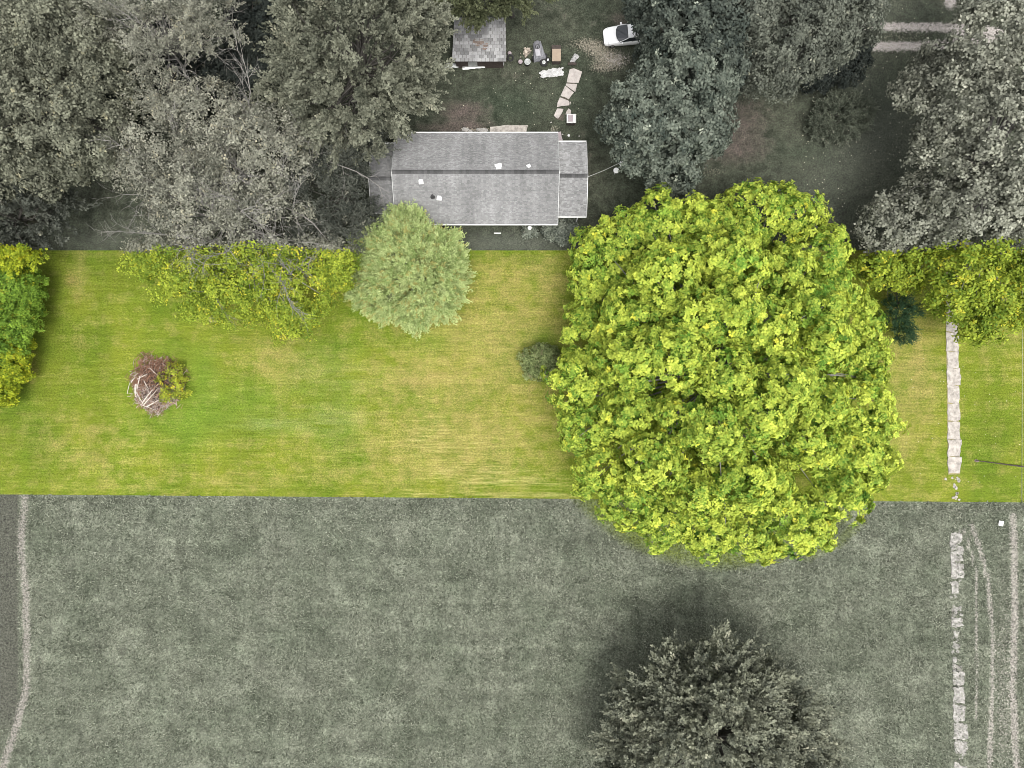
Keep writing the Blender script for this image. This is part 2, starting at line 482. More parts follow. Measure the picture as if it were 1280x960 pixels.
def m_yard(PX, PY):
    soil = (blob(PX, PY, 580, 140, 34, 16, 1.0) + blob(PX, PY, 570, 160, 70, 7, .8) + blob(PX, PY, 905, 190, 60, 20, .6)
            + blob(PX, PY, 930, 150, 40, 40, .7) + blob(PX, PY, 800, 30, 50, 20, .8) + blob(PX, PY, 690, 20, 40, 20, .3)
            + blob(PX, PY, 730, 210, 16, 50, .5) + blob(PX, PY, 1030, 165, 30, 8, .5) + blob(PX, PY, 640, 95, 40, 8, .4))
    gravel = (track(PX, PY, [(1060, 34), (1160, 34), (1215, 36), (1250, 40)], 6, .9) * 1.0)
    gravel = np.maximum(gravel, track(PX, PY, [(1050, 58), (1150, 58), (1185, 56), (1240, 50)], 6, 1.0))
    gravel = np.maximum(gravel, track(PX, PY, [(1200, 30), (1198, 55)], 8, 1.0))
    gravel = np.maximum(gravel, track(PX, PY, [(1184, -30), (1188, 4)], 8, .9))
    gravel = np.maximum(gravel, blob(PX, PY, 770, 74, 24, 13, .55))
    litter = (blob(PX, PY, 772, 76, 22, 12, .8) + blob(PX, PY, 730, 55, 26, 10, .75) + blob(PX, PY, 750, 66, 20, 14, .7) + blob(PX, PY, 750, 86, 20, 6, .7) + blob(PX, PY, 1130, 47, 60, 20, .45)
              + blob(PX, PY, 586, 163, 12, 4, .9) + blob(PX, PY, 606, 163, 10, 4, .9) + blob(PX, PY, 693, 162, 8, 8, .8)
              + blob(PX, PY, 890, 214, 26, 7, .6) + blob(PX, PY, 930, 172, 20, 5, .5) + blob(PX, PY, 620, 290, 80, 8, .3) + blob(PX, PY, 100, 308, 20, 10, .3))
    mossy = blob(PX, PY, 640, 130, 50, 20, .5) + blob(PX, PY, 720, 120, 22, 30, .4) + blob(PX, PY, 1000, 190, 50, 12, .4) + blob(PX, PY, 1110, 110, 30, 30, .3)
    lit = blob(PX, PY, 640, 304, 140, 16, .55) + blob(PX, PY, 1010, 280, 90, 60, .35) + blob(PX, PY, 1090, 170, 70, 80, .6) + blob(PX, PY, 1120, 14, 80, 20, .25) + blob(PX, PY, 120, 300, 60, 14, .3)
    return (soil, gravel, mossy), (litter, lit, 0)

XE = 64
ground_sheet('field', MT['field'], 321, -XE, XE, lambda x: -52, y_south, 105, m_field, .10)
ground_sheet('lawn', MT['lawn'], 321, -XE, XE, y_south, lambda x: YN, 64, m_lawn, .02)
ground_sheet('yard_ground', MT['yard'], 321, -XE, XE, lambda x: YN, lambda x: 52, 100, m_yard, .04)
far = MB().add([(-3000, -3000, -.12), (3000, -3000, -.12), (3000, 3000, -.12), (-3000, 3000, -.12)], [(0, 1, 2, 3)]).build('surrounding_ground', MT['yard'])
tag(far, kind='structure')

# blades of the unmown field
def field_grass():
    n = 230000
    X = RS.uniform(-56, 56, n); Y = RS.uniform(-43, -10.9, n)
    ys = np.array(-(138 + 10 * (X / M + 640) / 1280) * M)
    PX, PY = px_of(X, Y)
    (bare, short, lush), (ruts, _, _) = m_field(PX, PY)
    keep = (Y < ys + RS.uniform(-.12, .02, n)) & (bare < .42 + RS.rand(n) * .2) & (ruts < .45 + .2 * RS.rand(n)) & (short < .5)
    wob = np.sin(X * .8 + 2 * np.sin(Y * .31)) * np.sin(Y * .9 + 1.7 * np.sin(X * .27)) + .6 * np.sin(X * 2.3 + Y * 1.9) * np.sin(Y * 2.1 - X)
    keep &= RS.rand(n) < .62 + .3 * wob
    X, Y, lush, wob = X[keep], Y[keep], lush[keep], wob[keep]; n = len(X)
    a = RS.uniform(0, 6.283, n); L = RS.uniform(.12, .34, n); hgt = RS.uniform(.08, .34, n)
    w = RS.uniform(.025, .065, n)
    B = np.stack([X, Y, np.full(n, .03)], 1)
    D = np.stack([np.cos(a), np.sin(a), np.zeros(n)], 1)
    S = np.stack([-np.sin(a), np.cos(a), np.zeros(n)], 1)
    V = np.stack([B - S * w[:, None], B + S * w[:, None], B + D * L[:, None] + np.array([0, 0, 1]) * hgt[:, None]], 1)
    c1 = np.array([.065, .078, .052]); c2 = np.array([.40, .42, .33])
    q = np.clip(RS.beta(1.3, 2.2, n) + .12 * wob, 0, 1)[:, None]
    C = c1 * (1 - q) + c2 * q
    gl = np.clip(lush, 0, 1)[:, None]
    C = C * (1 - gl) + np.array([.20, .25, .035]) * (.6 + .8 * q) * gl
    return tag(quad_mesh('field_grass', V, MT['grass_blade'], C, None, 3), 'rough unmown grey-green grass covering the field south of the lawn', 'grass', kind='stuff')
field_grass()

# ------------------------------------------------------------------ foliage
def unit(v): return v / np.maximum(np.linalg.norm(v, axis=-1, keepdims=True), 1e-9)

def leaf_quads(Pb, D, N, L, Wd, droop):
    S = unit(np.cross(D, N))
    L = L[:, None]; Wd = Wd[:, None]
    mid = Pb + D * L * .48
    return np.stack([Pb, mid - S * Wd * .5 + N * L * .06, Pb + D * L - N * L * droop, mid + S * Wd * .5 + N * L * .06], 1)

def clumps_of(lobes, spacing, inner, skirt=-.35, seed=0):
    rs = np.random.RandomState(seed)
    Cs, Os, Fs = [], [], []
    E = []
    for (px, py, r, z, rz) in lobes:
        c = np.array(W(px, py, z)); rw = r * M * (1 - z / H)
        E.append((c, rw, rz))
    for li, (c, rw, rz) in enumerate(E):
        for shell in range(2):
            area = 2 * math.pi * rw * (rw + rz) / 2 * (1 - skirt)
            n = int(area / spacing ** 2 * (1.0 if shell == 0 else inner)) + 3
            k = np.arange(n) + .5
            zz = 1 - (1 - skirt) * k / n
            th = k * 2.39996 + rs.uniform(0, 6)
            zz = np.clip(zz + rs.normal(0, .05, n), skirt, 1); th = th + rs.normal(0, .18, n)
            s = np.sqrt(np.maximum(0, 1 - zz ** 2))
            d = np.stack([s * np.cos(th), s * np.sin(th), zz], 1)
            ph = rs.uniform(0, 6.28, 3)
            wob = 1 + .07 * np.sin(3 * th + ph[0]) + .05 * np.sin(5 * th + ph[1]) + .05 * np.sin(7 * zz + ph[2])
            f = (rs.uniform(.78, 1.04, n) if shell == 0 else rs.uniform(.45, .78, n)) * wob
            p = c + d * np.array([rw, rw, rz]) * f[:, None]
            keep = p[:, 2] > .25
            for lj, (c2, rw2, rz2) in enumerate(E):
                if lj != li:
                    q = np.linalg.norm((p - c2) / np.array([rw2, rw2, rz2]), axis=1)
                    keep &= ~((q < .72) if shell == 0 else (q < .45))
            out = unit(d * np.array([1, 1, rw / max(rz, .1) * .8]) + np.array([0, 0, .45]))
            Cs.append(p[keep]); Os.append(out[keep]); Fs.append(np.full(keep.sum(), shell))
    return np.concatenate(Cs), np.concatenate(Os), np.concatenate(Fs), E

def crown_mesh(lobes, st, seed, pal_n, pal_s, yb=None):
    """pal: (dark, light, accent, accent share); yb = world y where the two palettes meet"""
    rs = np.random.RandomState(seed)
    lobes = [(a, b, max(r - st['rc'] * .62 / M, r * .55), z, rz) for a, b, r, z, rz in lobes]
    C, O, shell, E = clumps_of(lobes, st['spacing'], st.get('inner', .4), st.get('skirt', -.35), seed)
    nc = len(C)
    drop = rs.rand(nc) < st.get('gaps', .06)
    C, O, shell = C[~drop], O[~drop], shell[~drop]; nc = len(C)
    rc = rs.uniform(*st.get('rv', (.7, 1.25)), nc) * st['rc']
    ns = st['sprays']
    ctint = rs.uniform(0, 1, nc)
    idx = np.repeat(np.arange(nc), ns); n = len(idx)
    d = unit(rs.normal(0, 1, (n, 3)) + O[idx] * st.get('bias', .9))
    u = rs.uniform(.55, 1.05, n)
    sq = np.array([1, 1, st.get('squash', .75)])
    k = st['leaves']
    if st['style'] == 'rosette':
        pos = C[idx] + d * sq * (rc[idx] * u)[:, None]
        ax = unit(d + O[idx] * .6 + rs.normal(0, .25, (n, 3)))
        ii = np.repeat(np.arange(n), k); m_ = len(ii)
        th = np.tile(np.arange(k) * 2 * math.pi / k, n) + np.repeat(rs.uniform(0, 6.28, n), k) + rs.normal(0, .3, m_)
        A = ax[ii]
        T = unit(np.cross(A, np.array([.31, .17, .93]))); Bn = np.cross(A, T)
        al = rs.uniform(st.get('a0', -.1), st.get('a1', .8), m_)
        D = unit((T * np.cos(th)[:, None] + Bn * np.sin(th)[:, None]) * np.cos(al)[:, None] + A * np.sin(al)[:, None])
        N = unit(A - D * np.sum(A * D, 1, keepdims=True) + rs.normal(0, .18, (m_, 3)))
        base = pos[ii] + D * st['L'] * .12 + rs.normal(0, st['L'] * st.get('jit', .18), (m_, 3))
    else:                                                   # leafy twigs that reach outwards
        ln = rc[idx] * rs.uniform(.8, 1.5, n) * st.get('reach', 1.0)
        d = unit(rs.normal(0, .55, (n, 3)) + O[idx] * .9 + np.array([0, 0, st.get('lift', .25)]))
        rad = unit((C - np.array(E[0][0]) * np.array([1, 1, .6]))[idx])
        d = unit(d + rad * st.get('radial', .7))
        start = C[idx] + rs.normal(0, .28, (n, 3)) * rc[idx][:, None]
        ii = np.repeat(np.arange(n), k); m_ = len(ii)
        tt = np.tile((np.arange(k) + .5) / k, n)
        A = d[ii]
        T = unit(np.cross(A, np.array([.31, .17, .93]))); Bn = np.cross(A, T)
        th = rs.uniform(0, 6.28, m_)
        side = T * np.cos(th)[:, None] + Bn * np.sin(th)[:, None]
        D = unit(side * (1.0 - .5 * tt)[:, None] + A * .8 + rs.normal(0, .2, (m_, 3)))
        up = np.array([0, 0, 1.0])
        N = unit(up + A * .3 - D * np.sum((up + A * .3) * D, 1, keepdims=True) + rs.normal(0, .25, (m_, 3)))
        base = start[ii] + A * (tt * ln[ii])[:, None] + side * (.10 * (1 - tt) * ln[ii])[:, None]
    L = st['L'] * rs.uniform(.7, 1.3, m_); Wd = st['W'] * rs.uniform(.75, 1.25, m_)
    V = leaf_quads(base, D, N, L, Wd, .12)
    ci = idx[ii]
    def shade(pal):
        a, b, acc, share = pal
        q = np.clip(.45 * ctint[ci] + .45 * rs.rand(n)[ii] + .55 * rs.rand(m_) - .22, 0, 1)[:, None]
        c = np.array(a) * (1 - q) + np.array(b) * q
        pick = (rs.rand(n)[ii] < share) if share else np.zeros(m_, bool)
        if 'inner_shade_tint' in st: c[shell[ci] == 1] *= np.array(st['inner_shade_tint'])   # greener inner leaves, with crown shade darkened into their tint
        c[pick] = np.array(acc) * rs.uniform(.8, 1.15, (pick.sum(), 1))
        return c
    col = shade(pal_n)
    if yb is not None:
        south = base[:, 1] < yb
        col[south] = shade(pal_s)[south]
    return V, col, C, O, E

def trunk_mesh(base, E, C, limbs, r0, seed, zfork=.3):
    rs = np.random.RandomState(seed + 5)
    mb = MB()
    top = max(e[0][2] + e[2] for e in E)
    cx = np.mean([e[0][:2] for e in E], 0)
    b = Vector(base)
    fork = Vector((b.x * .7 + cx[0] * .3, b.y * .7 + cx[1] * .3, top * zfork))
    lead = Vector((cx[0], cx[1], top * .72))
    mb.tube([b - Vector((0, 0, .2)), b + Vector((0, 0, .25)), b.lerp(fork, .5), fork, fork.lerp(lead, .5), lead],
            [r0 * 1.5, r0 * 1.15, r0, r0 * .85, r0 * .5, r0 * .15], 9)
    sel = rs.choice(len(C), min(limbs, len(C)), replace=False)
    for i in sel:
        e = Vector(C[i]); s = fork.lerp(lead, rs.uniform(0, .75))
        m1 = s.lerp(e, .4) + Vector((rs.normal(0, .4), rs.normal(0, .4), rs.uniform(.1, .7)))
        m2 = s.lerp(e, .75) + Vector((rs.normal(0, .3), rs.normal(0, .3), rs.uniform(.0, .5)))
        mb.tube([s, m1, m2, e], [r0 * .36, r0 * .22, r0 * .11, .02], 5, cap=False)
    return mb

def twigs(mb, start, direction, length, rad, depth, rs):
    d = Vector(direction).normalized(); p = Vector(start); pts = [p.copy()]
    nseg = 4
    for i in range(nseg):
        d = (d + Vector(rs.normal(0, .16, 3))).normalized()
        p = p + d * (length / nseg); pts.append(p.copy())
        if depth > 0 and i >= 0:
            for _ in range(2 if rs.rand() < .45 else 1):
                sd = (d + Vector(rs.normal(0, .62, 3)) + Vector((0, 0, .06))).normalized()
                twigs(mb, p, sd, length * rs.uniform(.38, .6), rad * .5, depth - 1, rs)
    mb.tube(pts, [rad * (1 - .75 * i / nseg) for i in range(nseg + 1)], 4 if rad > .03 else 3, cap=False)

def tree(name, label, cat, base, lobes, st, seed, pal_n, pal_s=None, yb=None, bark='bark', limbs=40, r0=.3, leafmat='leaf', group=None, bare=None, zfork=.3):
    V, col, C, O, E = crown_mesh(lobes, st, seed, pal_n, pal_s or pal_n, yb)
    b = W(*base) if len(base) == 2 else Vector(base)
    root = empty(name, b)
    tag(root, label, cat, group)
    cr = quad_mesh('crown', V - np.array(b), MT[leafmat], col, root)
    cr['kind'] = 'stuff'
    mb = trunk_mesh(b, E, C, limbs, r0, seed, zfork)
    mb.v = [tuple(Vector(v) - b) for v in mb.v]
    mb.build('trunk', MT[bark], root, True)
    if bare:
        rs = np.random.RandomState(seed + 99)
        tb = MB()
        for (px0, py0, z0, px1, py1, z1, r) in bare:
            s, e = W(px0, py0, z0), W(px1, py1, z1)
            twigs(tb, s, e - s, (e - s).length, r, 3, rs)
        tb.v = [tuple(Vector(v) - b) for v in tb.v]
        tb.build('bare_branches', MT['bark_pale'], root)['kind'] = 'stuff'
    return root

# leaf styles
S_MAPLE = dict(style='rosette', spacing=1.30, inner=.2, rc=.78, sprays=28, leaves=8, L=.265, W=.18, a0=.0, a1=.6, squash=.95, gaps=.11, rv=(.5, 1.5), jit=.06, skirt=-.1, bias=.9, inner_shade_tint=(.62, .80, .75))
S_ROUND = dict(style='rosette', spacing=1.65, inner=.4, rc=1.0, sprays=38, leaves=6, L=.24, W=.16, a0=-.2, a1=.9, squash=.75, gaps=.06, bias=.8, jit=.35)
S_OAK = dict(style='rosette', spacing=1.45, inner=.45, rc=.8, sprays=26, leaves=7, L=.27, W=.19, a0=-.2, a1=.8, squash=.8, gaps=.07, bias=.8, jit=.25)
S_OPEN = dict(style='rosette', spacing=1.65, inner=.4, rc=.95, sprays=24, leaves=6, L=.25, W=.18, a0=-.3, a1=.9, squash=.7, gaps=.14, bias=.6, jit=.6)
S_RADIAL = dict(style='twig', spacing=1.6, inner=.45, rc=1.0, sprays=9, leaves=24, L=.24, W=.15, gaps=.08, radial=.8, lift=.1)
S_FEATHER = dict(style='twig', spacing=1.7, inner=.4, rc=1.1, sprays=16, leaves=18, L=.20, W=.09, gaps=.08, radial=.5, lift=.3)
S_SILVER = dict(style='twig', spacing=.80, inner=.7, rc=.58, sprays=12, leaves=16, L=.19, W=.085, gaps=.05, radial=1.0, lift=.35, reach=1.1)
S_BUSH = dict(style='rosette', spacing=.75, inner=.6, rc=.5, sprays=22, leaves=6, L=.2, W=.14, gaps=.05, bias=.8, jit=.3)
S_DARKCON = dict(style='twig', spacing=.7, inner=.6, rc=.5, sprays=9, leaves=14, L=.16, W=.05, gaps=.05, radial=.9, lift=.1)

# leaf colours
P_OLIVE = ((.052, .056, .040), (.31, .32, .235), (.33, .32, .21), .02)
P_PALE = ((.10, .105, .082), (.42, .42, .335), (.42, .40, .29), .03)
P_MID = ((.050, .056, .040), (.30, .31, .23), (.30, .30, .22), .02)
P_DIM = ((.035, .041, .034), (.15, .16, .13), (.24, .24, .19), .015)
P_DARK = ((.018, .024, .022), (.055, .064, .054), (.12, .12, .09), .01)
P_GREYG = ((.045, .060, .049), (.24, .27, .215), (.36, .39, .31), .015)
P_SILVERY = ((.085, .09, .070), (.45, .46, .37), (.55, .55, .45), .02)
P_MAPLE = ((.10, .22, .028), (.64, .71, .11), (.66, .66, .08), .012)
P_YGREEN = ((.10, .18, .022), (.44, .51, .06), (.60, .56, .06), .05)
P_BUSHG = ((.05, .12, .015), (.28, .43, .055), (.24, .28, .03), .05)
P_YBUSH = ((.12, .20, .02), (.50, .55, .04), (.58, .54, .04), .05)
P_SILVG = ((.20, .29, .08), (.61, .69, .32), (.42, .40, .14), .10)
P_DKGREEN = ((.020, .050, .022), (.055, .11, .05), (.09, .14, .04), .02)

# the big maple of the lawn
# boughs of the dome, each a lobe of its own with valleys between them
def maple_boughs():
    rr = random.Random(5); out = [(905, 465, 150, 5.0, 3.5)]
    rim = [(758, 276), (808, 256), (862, 246), (905, 256), (948, 228), (1002, 240), (1045, 288), (1066, 340), (1098, 392), (1100, 452), (1114, 522), (1098, 590),
           (1070, 645), (1010, 690), (945, 702), (880, 700), (815, 686), (760, 655), (716, 610), (695, 550), (690, 484), (704, 412), (716, 345), (726, 300)]
    for x, y in rim:
        d = math.hypot(x - 905, y - 465); k = 1 - 39 / d
        out.append((905 + (x - 905) * k, 465 + (y - 465) * k, rr.uniform(36, 48), rr.uniform(5.2, 7.2), rr.uniform(2.4, 3.4)))
    for n, f, z, r0_, r1_ in ((15, .62, 10.2, 34, 48), (8, .31, 12.8, 34, 46), (1, .0, 13.4, 36, 37)):
        for k in range(n):
            th = (k + rr.uniform(-.25, .25)) / n * 2 * math.pi + f * 7
            q = f + rr.uniform(-.05, .05)
            px, py = 905 + 208 * q * math.cos(th), 463 - 232 * q * math.sin(th)
            if math.hypot(px - 862, py - 448) < 12: continue
            out.append((px, py, rr.uniform(r0_, r1_), z + rr.uniform(-1.4, 1.2), rr.uniform(2.6, 4.0)))
    return out
maple_lobes = maple_boughs()
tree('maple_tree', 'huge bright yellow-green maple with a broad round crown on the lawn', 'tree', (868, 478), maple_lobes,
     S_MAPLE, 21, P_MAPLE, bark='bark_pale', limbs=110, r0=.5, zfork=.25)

# small silver-green tree in front of the house
tree('silver_leaved_tree', 'small round pale silver-green tree at the south-west corner of the house', 'tree', (526, 355),
     [(516, 340, 66, 3.2, 3.2), (505, 320, 44, 4.6, 2.6), (546, 366, 34, 3.0, 2.2), (476, 362, 36, 2.8, 2.2), (510, 293, 34, 3.2, 1.8), (552, 320, 32, 3.2, 2.2), (520, 382, 32, 2.6, 1.8), (470, 310, 30, 3, 1.8)],
     S_SILVER, 33, P_SILVG, limbs=40, r0=.13, bark='bark_pale')

# trees of the wooded north-west corner
YB = lambda z: YN * (1 - z / H)
tree('broadleaf_tree', 'dense olive-grey tree of rounded clumps at the left edge, filling the top-left corner', 'tree', (130, 160),
     [(70, 150, 84, 11, 5), (20, 60, 66, 11, 5), (95, 60, 70, 12, 5), (10, 150, 56, 10, 4), (60, 208, 46, 8.5, 3.5), (130, 110, 50, 10, 4), (-20, 220, 40, 9, 4)],
     S_ROUND, 41, P_OLIVE, limbs=50, r0=.4)
tree('broadleaf_tree', 'dark spiky-leaved tree at the left edge below the rounded olive one', 'tree', (70, 280),
     [(35, 268, 52, 6, 4), (70, 255, 30, 5, 3), (0, 262, 46, 6, 4), (20, 300, 36, 5, 3), (10, 322, 28, 4, 2.5)],
     S_RADIAL, 42, P_DIM, P_YBUSH, YB(5), limbs=30, r0=.25)
tree('pale_feathery_tree', 'pale grey feathery tree at the top with bare forked limbs showing in its gaps', 'tree', (245, 110),
     [(150, 15, 52, 12, 4), (196, 72, 28, 12.5, 2.4), (262, 22, 38, 12.5, 3.2), (250, 52, 26, 12, 2.4), (208, 122, 26, 11, 2.2), (120, 40, 26, 11, 2.4), (200, -20, 50, 12, 4)],
     S_FEATHER, 43, P_PALE, bark='bark_pale', limbs=60, r0=.24,
     bare=[(232, 100, 7, 228, 40, 12, .14), (232, 100, 7, 205, 118, 10, .10), (240, 70, 9, 262, 20, 12.5, .09), (200, 60, 9, 150, 20, 12, .10)])
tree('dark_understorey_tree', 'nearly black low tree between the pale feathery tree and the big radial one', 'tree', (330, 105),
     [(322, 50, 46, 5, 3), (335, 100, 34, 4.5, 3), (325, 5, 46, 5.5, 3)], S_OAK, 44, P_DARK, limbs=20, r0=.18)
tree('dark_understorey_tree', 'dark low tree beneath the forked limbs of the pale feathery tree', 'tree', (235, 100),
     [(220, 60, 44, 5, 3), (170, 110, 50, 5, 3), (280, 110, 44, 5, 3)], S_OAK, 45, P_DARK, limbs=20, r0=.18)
bare5 = [(305, 235, 5, 200, 160, 11, .13), (305, 235, 5, 195, 212, 9.5, .11), (305, 235, 5, 250, 140, 11, .11), (310, 230, 5, 330, 130, 11, .11),
         (310, 240, 5, 390, 200, 10.5, .12), (310, 240, 5, 385, 275, 10, .12), (310, 250, 5, 330, 330, 10, .13), (300, 250, 5, 240, 320, 9.5, .12),
         (300, 245, 5, 190, 280, 9.5, .11), (300, 240, 6, 280, 190, 12.5, .10), (310, 240, 6, 340, 270, 12, .10),
         (330, 320, 6, 360, 380, 8.2, .11), (250, 300, 6, 280, 350, 8.2, .08)]
tree('twiggy_tree', 'wide thin-leaved tree bristling with bare pale branches, its southern leaves yellow over the lawn', 'tree', (322, 262),
     [(200, 190, 62, 9, 3.5), (265, 150, 52, 9.5, 3.5), (330, 190, 66, 10, 3.5), (250, 255, 72, 9.5, 3.5), (330, 285, 66, 9, 3.2),
      (150, 205, 30, 8, 2.2), (225, 330, 50, 7, 2.4), (300, 355, 58, 7, 2.6), (375, 350, 60, 7, 2.6), (365, 395, 36, 6, 2.0), (260, 385, 28, 6, 2), (180, 322, 26, 6, 1.6), (415, 330, 36, 7, 2)],
     S_OPEN | dict(L=.21, W=.14, sprays=36), 46, P_PALE, P_YGREEN, YB(8.2), bark='bark_pale', limbs=90, r0=.34, bare=bare5)
tree('radial_tree', 'large grey-green tree with sprays radiating from its centre, north-west of the house', 'tree', (480, 150),
     [(450, 60, 96, 11, 5), (430, 120, 76, 9, 4), (500, 60, 62, 9.5, 3.5), (478, 118, 50, 7.5, 3), (385, 70, 46, 9, 3.5), (440, -10, 84, 12, 5), (512, 110, 36, 7, 2.2), (535, 30, 26, 8, 2), (412, 166, 50, 6.5, 3), (360, 130, 34, 7, 3)],
     S_RADIAL, 47, P_MID, limbs=70, r0=.4)
tree('shaded_tree', 'dim grey tree squeezed against the west wing of the house', 'tree', (445, 262),
     [(405, 245, 52, 6, 3.4), (425, 208, 32, 6, 3), (428, 285, 34, 5, 2.6), (395, 300, 36, 5, 2.4), (468, 180, 18, 5.4, 1.6), (448, 222, 16, 5, 1.6), (452, 268, 20, 4, 1.6)],
     S_FEATHER, 48, P_DIM, limbs=40, r0=.22)
tree('overhanging_tree', 'olive tree overhanging the shed roof from the top edge', 'tree', (640, 20),
     [(600, -14, 44, 7, 3), (655, -16, 34, 7, 2.6), (560, 0, 34, 7, 2.6), (625, 10, 14, 6, 1.4), (596, 18, 14, 6, 1.4)],
     S_RADIAL, 49, ((.05, .06, .03), (.17, .185, .10), (.28, .28, .16), .02), limbs=24, r0=.22)
# oaks east of the house
tree('oak_tree', 'dark grey-green oak standing between the car and the house, west side of the oak group', 'tree', (815, 190),
     [(815, 148, 60, 9.5, 4.5), (850, 105, 58, 11, 4.5), (800, 180, 44, 7.5, 3.2), (840, 205, 36, 6.5, 2.8), (870, 160, 48, 9, 4), (770, 155, 24, 7, 2.4), (885, 110, 40, 9, 4), (845, 232, 20, 4, 1.8)],
     S_OAK, 50, P_GREYG, limbs=60, r0=.36)
tree('oak_tree', 'dark oak over the car, its leaves reaching to the top edge', 'tree', (850, 60),
     [(848, 40, 50, 10, 4), (890, 30, 52, 11, 4.2), (826, 4, 40, 9, 3.6), (870, -20, 56, 11, 4), (890, 80, 44, 10, 3.6), (812, 66, 20, 6.5, 2), (798, 12, 18, 7, 2)],
     S_OAK, 51, ((.040, .052, .045), (.135, .155, .125), (.32, .35, .28), .012), limbs=50, r0=.34)
tree('oak_tree', 'grey broad oak with knobbly clumps at the top edge left of the driveway', 'tree', (995, 70),
     [(985, 45, 62, 11, 4.5), (965, 88, 40, 9, 3.6), (1040, 40, 48, 10, 4), (1020, -10, 60, 11, 4.5), (935, 30, 44, 10.5, 4), (1068, 14, 30, 8.5, 3), (1060, -20, 40, 9, 3)],
     S_ROUND, 52, ((.062, .070, .056), (.205, .22, .175), (.34, .35, .27), .02), limbs=60, r0=.38)
tree('low_dark_bush', 'low dark bush under the east side of the knobbly oak', 'bush', (1050, 95),
     [(1050, 78, 34, 2.5, 2), (1020, 92, 26, 2.4, 1.8), (1066, 66, 20, 2.2, 1.8)], S_BUSH, 53, P_DARK, limbs=16, r0=.08)
# the pale tree of the right edge
tree('cottonwood_tree', 'tall pale silvery-leaved tree along the right edge, yellow where it hangs over the lawn', 'tree', (1195, 215),
     [(1250, 60, 74, 11, 4.6), (1200, 125, 56, 10, 4), (1166, 84, 26, 7, 2.0), (1255, 170, 76, 12, 4.4), (1180, 190, 50, 8.5, 3.4),
      (1225, 262, 66, 10.5, 4), (1145, 275, 50, 7.5, 2.8), (1110, 280, 36, 6.5, 2.2), (1290, 290, 60, 9, 4), (1205, 345, 52, 7.5, 3.0),
      (1262, 360, 52, 7.5, 3.2), (1100, 330, 30, 5.5, 1.8), (1130, 345, 24, 5, 1.6), (1235, 400, 30, 6.2, 2.0), (1196, 378, 34, 6.0, 2.0), (1215, 405, 26, 5.6, 1.8), (1290, 0, 60, 11, 4), (1218, 22, 16, 7, 1.6), (1140, 118, 28, 7, 2)],
     S_OPEN | dict(sprays=22, L=.27, W=.20, gaps=.12, jit=.4, rc=.85, spacing=1.45), 54, P_SILVERY, P_YGREEN, YB(7.6), limbs=90, r0=.42, bark='bark_pale')
# lone tree of the field, cut by the bottom edge
tree('radial_tree', 'dark grey tree standing alone in the field, cut off by the bottom edge', 'tree', (880, 905),
     [(895, 925, 92, 8.5, 4.8), (895, 868, 58, 8, 3.8), (825, 880, 52, 6.5, 3.4), (965, 895, 54, 6.5, 3.4), (860, 960, 96, 8.5, 4.4), (940, 980, 90, 8.5, 4.4), (792, 920, 46, 5.5, 3), (1000, 945, 46, 5.5, 3), (905, 825, 38, 6, 2.8), (945, 845, 34, 6, 2.6), (845, 838, 36, 5.5, 2.6), (790, 868, 30, 4.5, 2.2), (1000, 890, 30, 4.5, 2.2), (775, 960, 40, 5, 2.6)],
     S_RADIAL | dict(radial=.9, sprays=12, W=.17, skirt=0.0, rv=(.6, 1.6)), 55, ((.060, .068, .054), (.36, .375, .275), (.45, .45, .34), .03), limbs=50, r0=.34)
# shrubs
tree('evergreen_shrub', 'dark blue-green evergreen between the maple and the right-hand tree', 'bush', (1118, 400),
     [(1122, 390, 20, 2.5, 2.4), (1128, 415, 14, 2, 1.6), (1112, 345, 20, 3, 2), (1095, 340, 16, 2.6, 1.8)], S_DARKCON, 56, P_DKGREEN, limbs=12, r0=.08)
tree('green_bush', 'small round dark green bush touching the west side of the maple', 'bush', (674, 452),
     [(672, 452, 22, 1.2, 1.3), (684, 446, 15, 1.3, 1.1)], S_BUSH, 57, ((.10, .14, .05), (.40, .46, .20), (.26, .25, .13), .05), limbs=14, r0=.05)
tree('green_bush', 'large dark green bush at the left edge of the lawn', 'bush', (10, 385),
     [(22, 360, 32, 3, 2.4), (14, 400, 34, 3.4, 2.4), (36, 380, 22, 2.4, 1.8), (-10, 360, 36, 3.4, 2.4), (-10, 420, 40, 4, 2.6)], S_BUSH, 58, P_BUSHG, limbs=24, r0=.1)
tree('yellow_bush', 'bright yellow-green bush at the left edge below the dark green one', 'bush', (6, 455),
     [(6, 448, 30, 3, 2.2), (18, 465, 18, 2.2, 1.6), (4, 488, 22, 2, 1.6), (-12, 470, 34, 3, 2.2), (30, 425, 14, 1.8, 1.4)], S_BUSH, 59, P_YBUSH, limbs=20, r0=.08)
tree('juniper_shrub', 'sprawling spiky dark shrub alone on the shady grass right of the oaks', 'bush', (1048, 152),
     [(1048, 146, 32, .9, 1.3), (1070, 140, 20, .9, 1.0), (1030, 158, 20, .8, .9)], S_DARKCON | dict(sprays=10, reach=1.4, leaves=18, spacing=.8, inner=.4, W=.08), 60,
     ((.04, .05, .035), (.20, .22, .165), (.25, .26, .2), .03), limbs=20, r0=.05)
def foundation_plant(px, py, r, seed, label, zc=.5):
    tree('foundation_plant', label, 'plant', (px, py), [(px, py, r, zc, .7)], S_BUSH | dict(L=.34, W=.15, sprays=10, leaves=7, spacing=.6, rc=.4), seed,
         ((.07, .085, .07), (.34, .37, .30), (.4, .4, .33), .02), limbs=6, r0=.03, group='leafy plants along the south wall of the house')
foundation_plant(706, 290, 17, 61, 'largest leafy plant, below the corner of the east wing')
foundation_plant(688, 288, 10, 62, 'leafy plant just left of the largest one by the east wing')
foundation_plant(661, 289, 8, 63, 'small leafy plant under the south eave beside the white fitting')

# ------------------------------------------------------------------ house
def lerp(a, b, t): return a + (b - a) * t

